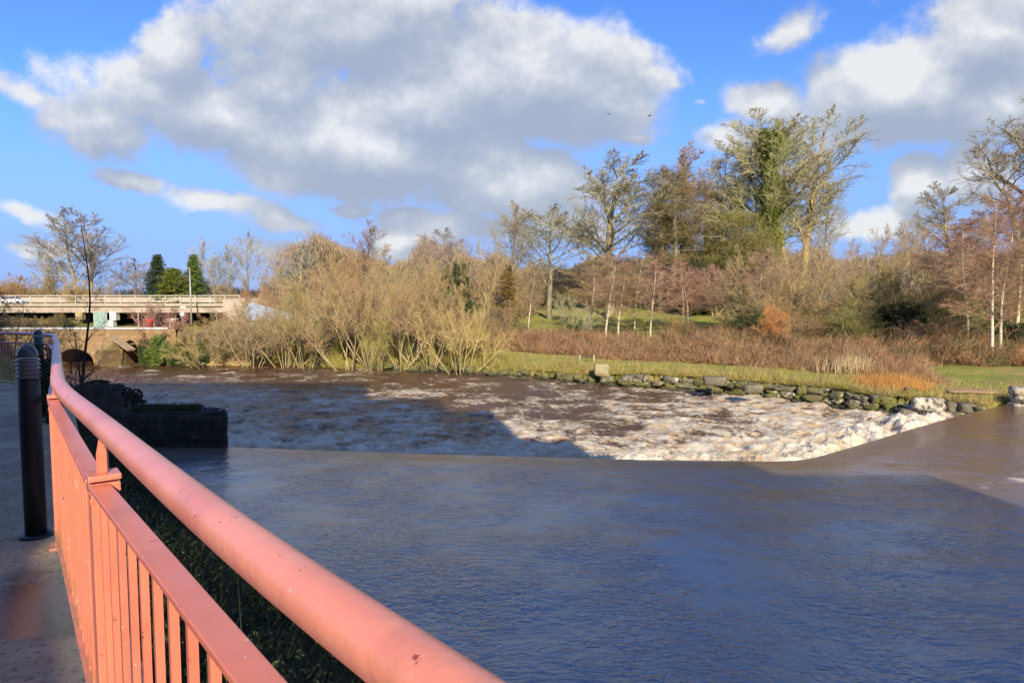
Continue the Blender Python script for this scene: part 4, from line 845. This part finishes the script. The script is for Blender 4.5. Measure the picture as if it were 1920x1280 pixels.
# ------------------------------------------------------------------ bench on the bank
qb = on_z(1100, 678, hz1(*on_z(1100, 678, -5.0)[:2])); bn = empty('stone_bench', qb); tag(bn, 'small bench with pale end posts on the far bank grass before the bracken', 'bench')
M_pw = mat('pale_wood', (.42,.34,.22), (.34,.27,.17), 6, .85); M_dw = mat('dark_wood', (.05,.038,.025), (.08,.06,.04), 6, .8)
for s_ in (-1, 1):
    mb = MB(); mb.box((s_*.52, 0, .24), (.14, .32, .52)); mb.build('end_post', M_pw, bn, False, .015)
mb = MB(); mb.box((0, 0, .30), (.90, .30, .05)); mb.build('seat', M_dw, bn, False, .01)
mb = MB(); mb.box((0, .13, .44), (.90, .04, .09)); mb.build('back_rail', M_dw, bn, False, .01)
# ------------------------------------------------------------------ lawn rail
lf = empty('low_rail_fence', at(1030, 620, 70)); lf.location.z = 0; tag(lf, 'low dark timber rail running across the foot of the lawn', 'fence')
pts = [at(1030+i_*30, 620, 71-.25*i_) for i_ in range(11)]; pts = [(a.x, a.y, hz1(a.x, a.y)) for a in pts]
for i_, a in enumerate(pts):
    mb = MB(); mb.box((a[0], a[1], a[2]+.3), (.09,.09,.7)); o = mb.build('post', M_dw, lf); o.matrix_parent_inverse = Matrix.Translation(-lf.location)
for i_ in range(10):
    mb = MB(); a, b_ = pts[i_], pts[i_+1]; mb.beam((a[0], a[1]-.06, a[2]+.52), (b_[0], b_[1]-.06, b_[2]+.52), .05, .12); o = mb.build('rail', M_dw, lf); o.matrix_parent_inverse = Matrix.Translation(-lf.location)
# ------------------------------------------------------------------ stone road bridge on the left
M_br = bpy.data.materials.new('bridge_stone'); M_br.use_nodes = True; N = NT(M_br.node_tree); p = N.n['Principled BSDF']
po = N.new('ShaderNodeTexCoord').outputs['Object']; gx, gy, gz = N.xyz(po)
bt = N.new('ShaderNodeTexBrick'); N.put(bt.inputs['Vector'], N.comb(gx, gz, 0.0)); bt.inputs['Scale'].default_value = 1.0; bt.inputs['Mortar Size'].default_value = .02
bt.inputs['Brick Width'].default_value = .62; bt.inputs['Row Height'].default_value = .27; bt.inputs['Color1'].default_value = (.36,.24,.12,1); bt.inputs['Color2'].default_value = (.27,.18,.10,1); bt.inputs['Mortar'].default_value = (.20,.15,.09,1)
c = N.mix(N.ss(N.noise(po, 1.0, 6, .65), .42, .6), bt.outputs[0], (.25,.16,.075)); c = N.mix(N.ss(N.noise(po, 3.0, 6, .65), .58, .68), c, (.45,.34,.18)); c = N.mix(N.ss(gz, -5.4, -6.0), c, (.33,.25,.10))
N.put(p.inputs['Base Color'], c); p.inputs['Roughness'].default_value = .9; b = N.new('ShaderNodeBump'); b.inputs['Distance'].default_value = .04; N.put(b.inputs['Height'], N.noise(po, 6, 7, .7)); N.l.new(b.outputs[0], p.inputs['Normal'])
YB = 57.2; br = empty('stone_bridge', (-33, YB, -6.2)); tag(br, 'old tan stone road bridge with a low arch and pale coping', 'bridge'); inv = Matrix.Translation(-br.location)
def bpart(mb, nm, m__, **k): o = mb.build(nm, m__, br, **k); o.matrix_parent_inverse = inv; return o
def X_(px, Y=YB): return ray(px, 640)[0]*Y
def arch_wall(x0, x1, zt, zb, y0, y1, holes):
    """wall in the x-z plane with arched holes (cx, half width, spring z, rise) cut by vertical strips"""
    mb = MB(); xs_ = sorted(set([x0, x1]+[h[0]-h[1]+2*h[1]*k/18 for h in holes for k in range(19)]))
    def low(x):
        for h in holes:
            if abs(x-h[0]) <= h[1]+1e-6: return h[2]+h[3]*math.sqrt(max(0, 1-((x-h[0])/h[1])**2))
        return zb
    for a, b_ in zip(xs_[:-1], xs_[1:]):
        m__ = (a+b_)/2; inside = any(abs(m__-h[0]) < h[1] for h in holes); la, lb_ = (low(a), low(b_)) if inside else (zb, zb)
        for yy in (y0, y1): mb.face([(a, yy, la), (b_, yy, lb_), (b_, yy, zt), (a, yy, zt)])
        mb.face([(a, y0, zt), (b_, y0, zt), (b_, y1, zt), (a, y1, zt)])
        mb.face([(a, y0, la), (a, y1, la), (b_, y1, lb_), (b_, y0, lb_)])
    for h in holes:
        for s_ in (-1, 1): x = h[0]+s_*h[1]; mb.face([(x, y0, zb), (x, y1, zb), (x, y1, h[2]), (x, y0, h[2])])
    return mb
za = ray(140, 654)[1]*YB
holes = [(X_(138), (X_(175)-X_(101))/2, -5.9, za+5.9), (X_(244), (X_(264)-X_(226))/2, -6.0, 2.1)]
bpart(arch_wall(X_(-260), X_(330), ray(200, 617)[1]*YB, -7.2, YB, YB+.58, holes), 'wall', M_br)
bpart(arch_wall(X_(60), X_(275), -4.3, -7.2, YB+.6, YB+17, [(h[0], h[1]*.98, h[2], h[3]*.98) for h in holes]), 'vault', M_br)
mb = MB(); zc = ray(200, 617)[1]*YB; mb.box(((X_(-260)+X_(316))/2, YB+.16, zc+.07), (X_(316)-X_(-260), .52, .14)); bpart(mb, 'coping', mat('pale_coping', (.55,.56,.56), (.42,.42,.40), 2, .8, .01))
cx0, cx1 = X_(178), X_(226); zt = ray(200, 654)[1]*YB
mb = MB(); A = (cx0, YB-.02, -7); Bp = (cx1, YB-.02, -7); Cp = (cx1-.35, YB-1.9, -7)
up_ = lambda q, z: (q[0], q[1], z)
mb.face([A, Cp, up_(Cp, zt), up_(A, zt)]); mb.face([Cp, Bp, up_(Bp, zt), up_(Cp, zt)])
bpart(mb, 'cutwater', M_br)
mb = MB(); ap = (cx1-.1, YB-.02, ray(205, 633)[1]*YB); mb.face([up_(A, zt), up_(Cp, zt), ap]); mb.face([up_(Cp, zt), up_(Bp, zt), ap]); bpart(mb, 'cutwater_cap', mat('mossy_cap', (.34,.30,.10), (.28,.2,.10), 3, .9, .02))
mb = MB(); mb.beam(at(212, 632, YB-.4), at(247, 656, YB-1.2), .7, .16); bpart(mb, 'sloping_slab', mat('slab_stone', (.36,.27,.17), (.26,.2,.13), 3, .9, .02))
mb = MB(); mb.box((holes[0][0], YB+3.5, -6.1), (holes[0][1]*1.9, .05, .02)); 
# retaining wall right of the bridge
rw = arch_wall(X_(332), X_(470), -4.95, -7, YB-.4, YB+.3, []); o = rw.build('retaining_wall', M_br); tag(o, 'low tan retaining wall at the water between the bridge and the first willows', 'wall')
# road on the bridge and land road
mb = MB(); mb.box((-62, YB+6.6, -4.06), (106, 11.6, .1)); tag(mb.build('road', mat('asphalt', (.06,.06,.06), (.05,.05,.05), 5, .9)), kind='structure')
# ------------------------------------------------------------------ overpass
YO = 112; op = empty('overpass', (-80, YO, -5)); tag(op, 'long concrete road overpass with white rail crossing the left background', 'overpass'); inv2 = Matrix.Translation(-op.location)
def opart(mb, nm, m__, **k): o = mb.build(nm, m__, op, **k); o.matrix_parent_inverse = inv2; return o
M_con = mat('concrete', (.42,.35,.27), (.34,.28,.21), .6, .9, .01, c3=(.27,.22,.16), s3=.35); M_wh = mat('white_paint', (.55,.52,.44), (.45,.42,.34), 2, .6)
x0, x1 = X_(-500, YO), X_(452, YO); Zr = lambda py: ray(200, py)[1]*YO
mb = MB(); mb.box(((x0+x1)/2, YO+5, (Zr(572)+Zr(586))/2), (x1-x0, 10, Zr(572)-Zr(586))); opart(mb, 'deck', M_con)
mb = MB(); mb.box(((x0+x1)/2, YO-.12, (Zr(568.5)+Zr(574))/2), (x1-x0, .5, Zr(568.5)-Zr(574))); opart(mb, 'edge_beam', mat('edge_concrete', (.40,.34,.25), (.33,.28,.2), .8, .9))
for k, py in enumerate((554, 559, 564)):
    mb = MB(); mb.beam((x0, YO, Zr(py)), (x1, YO, Zr(py)), .06, .11 if k == 0 else .05); opart(mb, 'rail', M_wh)
k = 0
while x0+.2+2.45*k < x1:
    x = x0+.2+2.45*k; mb = MB(); mb.box((x, YO+.03, (Zr(553.5)+Zr(569))/2), (.10, .10, Zr(553.5)-Zr(569)-.01)); 
    if pxof(x, YO) > -15: opart(mb, 'rail_post', M_wh)
    k += 1
mb = MB(); mb.beam((x0, YO+9.4, Zr(563)), (x1, YO+9.4, Zr(563)), .1, .9); opart(mb, 'far_parapet', M_con)
def pier(px, w_, dpt=1.2):
    mb = MB(); x = X_(px, YO+.4); mb.box((x+.25, YO+.42, Zr(592)), (w_, dpt, Zr(584)-Zr(600))); mb.box((x-.2, YO+.40, (Zr(600)-6.2)/2), (w_*.85, dpt*.9, Zr(600)+6.2)); return mb
opart(pier(214, 1.0), 'pier', mat('white_pier', (.80,.80,.78), (.72,.72,.70), 2, .8))
opart(pier(150, 1.1, 1.0), 'pier', mat('tan_pier', (.40,.31,.15), (.3,.24,.12), 2, .8))
opart(pier(-80, 1.35), 'pier', M_wh)
mb = MB(); mb.box((X_(470, YO), YO+5, -3.4), (8, 12, 5)); opart(mb, 'abutment', M_con)
# green glass shelter left of the pier
gs = empty('glass_shelter', (X_(190, 104), 104, -5.6)); tag(gs, 'pale green glass panel shelter left of the white bridge pier', 'shelter')
mb = MB(); mb.box((0, 0, 1.4), (1.9, .08, 2.7)); mb.build('glass_panel', mat('green_glass', (.22,.36,.32), (.30,.42,.38), 3, .15), gs)
for s_ in (-1, 0, 1): mb = MB(); mb.box((s_*.97, 0, 1.4), (.09, .12, 2.8)); mb.build('frame_post', M_wh, gs)
# white car on the overpass
def car(px, Y, zb, lb, body, L=4.2):
    r = empty('parked_car', (X_(px, Y), Y, zb)); tag(r, lb, 'car'); m1 = mat('car_paint', body, None, rough=.3); m2 = mat('car_glass', (.04,.06,.07), None, rough=.1); m3 = mat('tyre', (.02,.02,.02), None, rough=.8)
    prof = [(-L/2,.35),(-L/2,.85),(-L*.46,.95),(-L*.2,1.0),(-L*.36,1.0),(-L*.12,1.02),(L*.32,1.0),(L*.48,.85),(L/2,.6),(L/2,.35)]
    prof = [(-L/2,.35),(-L/2+.03,.88),(-L*.42,.95),(L*.24,.98),(L*.44,.82),(L/2,.58),(L/2-.02,.35)]
    def ext(pr, w_): 
        mb = MB(); n_ = len(pr); mb.v = [(a, -w_, c_) for a, c_ in pr]+[(a, w_, c_) for a, c_ in pr]; mb.f = [tuple(range(n_)), tuple(range(2*n_-1, n_-1, -1))]+[(k, k+n_, (k+1) % n_+n_, (k+1) % n_) for k in range(n_)]; return mb
    ext(prof, .85).build('body', m1, r, False, .05)
    ext([(-L*.40,.95),(-L*.30,1.38),(L*.05,1.42),(L*.22,.97)], .74).build('cabin_windows', m2, r, False, .03)
    mb = MB(); mb.box((-L*.12, 0, 1.43), (L*.33, 1.4, .04)); mb.build('roof', m1, r, False, .01)
    for a in (-L*.31, L*.31):
        for s_ in (-1, 1): mb = MB(); mb.tube([(a, s_*.72, .33), (a, s_*.88, .33)], .33, 16); mb.build('wheel', m3, r)
    return r
car(30, YO+4, Zr(572)+.0, 'white car driving on the overpass behind the rail', (.8,.8,.8))
# street furniture beyond the bridge
M_gp = mat('galvanised', (.42,.42,.40), (.35,.35,.33), 3, .5, metal=.3)
lp = empty('street_lamp', (X_(360, 108), 108, -5)); tag(lp, 'tall grey street lamp post in front of the conifers', 'street lamp')
hL = ray(360, 503)[1]*108+5; mb = MB(); mb.tube([(0,0,0),(0,0,hL)], [.16,.09], 8); mb.build('pole', M_gp, lp, True); mb = MB(); mb.box((-.45, 0, hL), (1.1,.25,.12)); mb.build('lamp_head', M_gp, lp)
mb2 = empty('mailbox', (X_(282, 62), 62, -3.95)); tag(mb2, 'round red pillar mailbox beyond the bridge parapet', 'mailbox')
mb = MB(); mb.lathe([(.30,0),(.30,1.42),(.36,1.46),(.36,1.52),(.25,1.62),(.02,1.66)], n=20); M_rd = mat('red_paint', (.65,.03,.02), (.55,.03,.02), 3, .4); mb.build('body', M_rd, mb2, True)
mb = MB(); mb.box((0, -.302, 1.28), (.28, .02, .05)); mb.build('slot', M_dw, mb2)
sp = empty('sign_pole', (X_(261, 64), 64, -4)); tag(sp, 'thin white pole standing left of the red mailbox', 'pole'); hP = ray(261, 585)[1]*64+4
mb = MB(); mb.tube([(0,0,0),(0,0,hP)], .05, 8); mb.build('shaft', M_wh, sp); mb = MB(); mb.lathe([(.09,0),(.09,.1)], n=10); mb.build('foot', M_gp, sp)
ki = empty('small_kiosk', (X_(325, 64), 64, -4)); tag(ki, 'small cream stone pillar with a wide flat cap', 'pillar'); hK = ray(325, 600)[1]*64+4
mb = MB(); mb.box((0,0,(hK)/2), (.5,.4,hK)); mb.build('body', mat('cream', (.68,.63,.48), (.58,.53,.4), 4, .8), ki, False, .02); mb = MB(); mb.box((0,0,hK+.08), (.82,.6,.16)); mb.build('cap', mat('cream_cap', (.75,.72,.6), (.66,.62,.5), 4, .8), ki, False, .02)
mb = MB(); mb.box((.06,-.212,hK*.72), (.22,.02,.5)); mb.build('notice_plate', mat('plate', (.2,.2,.2), (.5,.5,.48), 30, .6), ki)
sg = empty('road_sign', (X_(344, 66), 66, -4)); tag(sg, 'grey diamond shaped road sign under a small white plate', 'sign'); M_ss = mat('sign_back', (.5,.52,.52), (.42,.44,.44), 3, .5)
h1 = ray(344, 576)[1]*66+4; h2 = ray(344, 589)[1]*66+4
mb = MB(); mb.tube([(0,0,0),(0,0,h1)], .04, 8); mb.build('pole', M_gp, sg); mb = MB(); mb.box((.1,-.06,h1), (.55,.03,.2)); mb.build('plate', M_wh, sg)
mb = MB(); mb.box(None, (.42,.03,.42), M=Matrix.Translation((0,-.06,h2)) @ Matrix.Rotation(R(45), 4, 'Y')); mb.build('diamond_panel', M_ss, sg)
# grey roofed shed behind the first willows
YS = 74; sh = empty('grey_roofed_shed', (X_(500, YS), YS, -5)); tag(sh, 'long low building with a pale blue grey sheet roof behind the first willows', 'building'); inv3 = Matrix.Translation(-sh.location)
def sz(py, Y=YS): return ray(500, py)[1]*Y
mb = MB(); mb.face([(X_(443), YS, sz(598)), (X_(566)*YS/YB, YS, sz(600)), (X_(520)*YS/YB, YS+4, sz(588)), (X_(446)*YS/YB, YS+4, sz(568))]); mb.v[0] = (X_(443, YS), YS, sz(598))
mb.v += [(a, b_, c_-.12) for a, b_, c_ in mb.v]; mb.f += [(7,6,5,4),(0,4,5,1),(1,5,6,2),(2,6,7,3),(3,7,4,0)]
rm = mat('sheet_roof', (.36,.41,.48), (.30,.35,.42), 1.2, .5, .01, 8, c3=(.36,.38,.40), s3=6); o = mb.build('roof', rm, sh); o.matrix_parent_inverse = inv3
mb = MB(); mb.box(((X_(446, YS)+X_(560, YS))/2, YS+2.2, (sz(600)-5.2)/2-.2), (X_(560, YS)-X_(446, YS)-.6, 3.6, sz(600)+5.2)); o = mb.build('wall', M_wh, sh); o.matrix_parent_inverse = inv3
# ------------------------------------------------------------------ stone pier with sluice gear, near left
M_dk = bpy.data.materials.new('dark_wet_stone'); M_dk.use_nodes = True; N = NT(M_dk.node_tree); p = N.n['Principled BSDF']
po = N.new('ShaderNodeTexCoord').outputs['Object']; gx, gy, gz = N.xyz(po)
c = N.mix(N.ss(N.noise(po, 2.5, 6, .65), .4, .6), (.012,.012,.010), (.035,.032,.022)); c = N.mix(N.ss(N.noise(po, 1.5, 4), .5, .6), c, (.022,.032,.012))
c = N.mix(N.ss(N.m('ADD', N.noise(po, 5, 5, .7), N.m('MULTIPLY', N.ss(N.m('ADD', gz, N.m('MULTIPLY', gx, .08)), .92, 1.25), .14)), .68, .72), c, (.50,.50,.50))
bt = N.new('ShaderNodeTexBrick'); N.put(bt.inputs['Vector'], N.vm('ADD', N.comb(gx, gz, 0.0), N.vm('MULTIPLY', N.noise(po, 1.5, 3, .5, 0, True), (.35,.3,0)))); bt.inputs['Scale'].default_value = 1; bt.inputs['Brick Width'].default_value = .62; bt.inputs['Row Height'].default_value = .31; bt.inputs['Mortar Size'].default_value = .03
bt.inputs['Color1'].default_value = (1,1,1,1); bt.inputs['Color2'].default_value = (.7,.7,.7,1); bt.inputs['Mortar'].default_value = (.4,.4,.4,1); c = N.mix(1.0, c, bt.outputs[0], 'MULTIPLY'); c = N.mix(1.0, c, (1.6,1.6,1.6), 'MULTIPLY')
N.put(p.inputs['Base Color'], c); p.inputs['Roughness'].default_value = .8; b = N.new('ShaderNodeBump'); b.inputs['Distance'].default_value = .10; N.put(b.inputs['Height'], N.m('ADD', N.noise(po, 5, 7, .7), N.m('MULTIPLY', N.xyz(bt.outputs[0])[0], .5))); N.l.new(b.outputs[0], p.inputs['Normal'])
pc = on_z(427, 836, Z1); pL = on_z(270, 822, Z1)
pier_ = empty('weir_pier', (pc.x, pc.y, Z1)); tag(pier_, 'dark wet stone pier with white spotted end beside the weir', 'pier')
zt_ = at(427, 769, pc.y).z-Z1; dx = pc.x-pL.x
mb = MB(); bm = bmesh.new(); bmesh.ops.create_cube(bm, size=1); bmesh.ops.subdivide_edges(bm, edges=bm.edges, cuts=13, use_grid_fill=True)
zt_ -= .08; wx, wy, wz = dx+.6, 1.25, zt_+1.2
for v_ in bm.verts:
    q = v_.co; n4 = (abs(q.x*2)**18+abs(q.y*2)**18+abs(q.z*2)**18)**(1/18); q = q/max(n4, .01); k = float(fbm(np.array([q.x*9+q.z*5]), np.array([q.y*7+q.z*8+3]), 3)[0])*.22
    v_.co = Vector((q.x*wx-wx/2+k*.6, q.y*wy+wy/2+k*.7, q.z*wz+zt_-wz/2+k*1.2)); v_.co.x -= .42*v_.co.y
me = bpy.data.meshes.new('body'); bm.to_mesh(me); bm.free(); link('body', me, M_dk, pier_, True)
A_ = np.stack([rng.uniform(-dx*.95, -dx*.35, 5000), rng.uniform(.2, .9, 5000), np.full(5000, zt_)], 1); vv, ff = spikes_np(A_, A_+rng.normal(size=A_.shape)*.05+np.array([0,0,.13]), .012)
o = link('moss', mesh_np('moss', vv, ff), M_leaf, pier_); o.color = (.03,.06,.015,1)
# sluice gear: two toothed wheels on a frame
M_ir = mat('rusty_iron', (.018,.014,.012), (.04,.026,.018), 8, .7, .004, 30)
gp = at(247, 757, pc.y+.9); gz0 = Z1+zt_; sg2 = empty('sluice_gear', (gp.x, gp.y, gz0)); tag(sg2, 'black iron sluice winding gear with two small wheels on the pier', 'sluice gear')
pxm = pc.y/1280
def ring(c_, r0, nm, ax='y', w_=.07):
    mb = MB(); n_ = 22
    for k in range(n_):
        a0 = 2*math.pi*k/n_; a1 = 2*math.pi*(k+1)/n_
        mb.beam((c_[0]+r0*math.cos(a0), c_[1], c_[2]+r0*math.sin(a0)), (c_[0]+r0*math.cos(a1), c_[1], c_[2]+r0*math.sin(a1)), w_, .05)
        if k % 2 == 0: mb.box((c_[0]+(r0+.03)*math.cos(a0), c_[1], c_[2]+(r0+.03)*math.sin(a0)), (.04, w_, .04))
    for k in range(3): a0 = math.pi*k/3; mb.beam((c_[0]-r0*math.cos(a0), c_[1], c_[2]-r0*math.sin(a0)), (c_[0]+r0*math.cos(a0), c_[1], c_[2]+r0*math.sin(a0)), .05, .05)
    mb.tube([(c_[0], c_[1]-.09, c_[2]), (c_[0], c_[1]+.09, c_[2])], .06, 10); mb.build(nm, M_ir, sg2)
ring((-.12, 0, .50), .17, 'wheel'); ring((.10, .12, .42), .19, 'wheel')
for x in (-.22, .02, .30): mb = MB(); mb.tube([(x*.8, .05, .40), (x*1.25, .05, -.05)], [.055,.045], 8); mb.build('leg', M_ir, sg2)
mb = MB(); mb.beam((-.30, .05, .28), (.46, .05, .22), .12, .09); mb.build('cross_beam', M_ir, sg2, False, .01)
mb = MB(); mb.box((.62, .1, .03), (.85, .6, .07)); mb.build('base_plate', mat('mossy_timber', (.03,.035,.018), (.045,.05,.02), 4, .9), sg2, False, .01)
# rounded stonework behind the brush
stone(186, 752, -4.35, (1.9,1.4,1.45), 'large dark rounded masonry mass at the landward end of the pier', 'masonry_block', m__=M_dk)
q = on_z(186, 752, -4.35); A_ = rng.normal(size=(5000, 3)); A_ /= np.linalg.norm(A_, axis=1)[:, None]; A_ = A_*np.array([1.05,.85,.85]); A_[:, 2] = np.abs(A_[:, 2]); A_ = A_[fbm(A_[:, 0]*2+5, A_[:, 1]*2+A_[:, 2]*2, 3) > -.02]+np.array(q)+rng.normal(size=(1, 3))*0
vv, ff = leaves_np('', A_, .05, .9); o = link('creeping_ivy', mesh_np('creeping_ivy', vv, ff), M_leaf); o.color = (.035,.05,.02,1); tag(o, 'sparse dark ivy creeping over the rounded masonry mass', 'ivy', None, 'stuff')
stone(168, 790, -4.9, (2.6,1.8,1.3), 'low dark boulder heap at the waterline below the brush', 'boulder', m__=M_dk)
stone(226, 768, -4.35, (.9,.9,1.2), 'dark upright stone beside the sluice gear', 'boulder', m__=M_dk)
stone(300, 905, -5.1, (.9,.7,.45), 'dark stone at the near waterline under the handrail', 'boulder', m__=M_dk)
for i_, (px, py, s_) in enumerate([(600,1205,.34),(628,1240,.3),(650,1262,.4),(585,1228,.25),(610,1265,.3)]):
    stone(px, py, -4.98, (s_*1.4, s_*1.2, s_), 'grey %s rock at the foot of the near bank' % ['first topmost','second','largest lowest','leftmost small','middle low'][i_], 'rock', m__=mat('grey_rock', (.10,.10,.10), (.2,.2,.2), 3, .8, .02))
# saplings and brush on the near bank
def sapling(px, py, Y, top, lb, seed, n_=14, lean=0, rad=.03, ln=.8):
    q = at(px, py, Y); q.z = min(q.z, hz1(q.x, q.y)+.1); h_ = ray(px, top)[1]*Y-q.z; r_ = random.Random(seed); r = empty('bare_sapling', q); tag(r, lb, 'sapling'); T = MB(); C = MB()
    pts = [Vector((0,0,-.2))]; d = Vector((lean, 0, 1)).normalized()
    for k in range(12): d = (d+Vector((r_.gauss(0,.05), r_.gauss(0,.05), .04))).normalized(); pts.append(pts[-1]+d*(h_+.2)/12)
    T.tube(pts, [rad*(1-.85*k/12) for k in range(13)], 7, cap=False)
    K = dict(n=[5,4,3], s0=[.2,.2,.1], seg=[5,3,2,1], wan=[.12,.14,.15,0], up=[.06,.05,.04,0], ang=[.6,.6,.6], len=[.5,.5,.5], shape=[flat,flat,flat], rad=[.5,.5,.5], tip=[.3,.3,.3], tw=.0035, tl=-1)
    for k in range(n_):
        t = .22+.72*k/n_; i2 = int(t*12); L_ = ln*r_.uniform(.5, 1.2)*(1.1-t)
        grow(T, C, {**K, 'tl': -1}, pts[i2], rotdir(d, r_.uniform(.6, 1.1), k*2.4), L_, rad*.35*(1.1-t), 0, r_)
    T.build('trunk', M_barkd, r, True); o = C.build('branches', M_twig, r); o.color = (.05,.035,.028,1)
sapling(152, 800, 15.5, 415, 'tall thin bare sapling rising before the overpass', 3, 20, .0, .045, 1.3)
sapling(176, 790, 15.0, 612, 'shorter straight bare sapling right of the tall one', 5, 12, .0, .05, 1.3)
for i_, (px, py, Y, tp, ln_, lb) in enumerate([(140,740,14.0,655,.8,'bare brush between the handrail and the masonry mass'),(190,790,14.2,700,.9,'tangled bare brush in front of the masonry mass'),(215,820,13.6,745,.8,'low bare brush sprawling towards the pier'),(122,720,16,640,.8,'bare brush beside the handrail below the bridge arch'),(205,800,15.2,690,.7,'thin bare brush left of the sluice gear'),(160,780,13,690,.8,'bare brush around the foot of the tall sapling')]):
    for k in range(1):
        T = MB(); C = MB(); q = at(px, py, Y); q.z = hz1(q.x, q.y); h_ = max(.9, ray(px, tp)[1]*Y-q.z); r_ = random.Random(px); r = empty('bare_brush', q); tag(r, lb, 'shrub', 'bare brush on the near bank')
        for s_ in range(9):
            az = s_*.7+r_.random(); a_ = r_.uniform(.1, .8); d = Vector((math.cos(az)*math.sin(a_), math.sin(az)*math.sin(a_), math.cos(a_)))
            grow(T, C, dict(n=[6,4], s0=[.25,.2], seg=[6,4,1], wan=[.13,.16,0], up=[.05,.04,0], ang=[.6,.6], len=[.4,.45], shape=[flat,flat], rad=[.45,.5], tip=[.3,.3], tw=.004, tl=0), Vector((0,0,-.1)), d, h_*r_.uniform(.6, 1.0), .016, 0, r_)
        T.build('stems', M_barkd, r, True); o = C.build('branches', M_twig, r); o.color = (.08,.06,.045,1)
# ------------------------------------------------------------------ birds
M_bd = mat('feathers', (.015,.015,.018), (.03,.03,.03), 20, .7)
def bird(px, py, lb, rz, flap):
    r = empty('flying_bird', at(px, py, 60), rz); r.scale = (.62,)*3; tag(r, lb, 'bird', 'birds in the sky')
    mb = MB(); mb.tube([(-.24,0,0),(-.15,0,.0),(-.02,0,.0),(.10,0,.02),(.17,0,.03),(.22,0,.02)], [.02,.035,.055,.045,.032,.006], 10)
    mb.face([(-.2,-.02,0),(-.36,-.06,0),(-.36,.06,0),(-.2,.02,0)])
    for s_ in (-1, 1):
        mb.face([(.08,s_*.03,.03),(.10,s_*.20,.03+.14*flap),(-.04,s_*.22,.02+.13*flap),(-.08,s_*.03,.02)]); mb.face([(.10,s_*.20,.03+.14*flap),(.02,s_*.44,.02+.12*flap),(-.10,s_*.42,.02+.10*flap),(-.04,s_*.22,.02+.13*flap)])
    mb.build('body', M_bd, r, True)
bird(1142, 215, 'small dark bird flying left of the other against the cloud', .9, 1.2); bird(1218, 218, 'small dark bird flying on the right against blue sky', .2, .9)
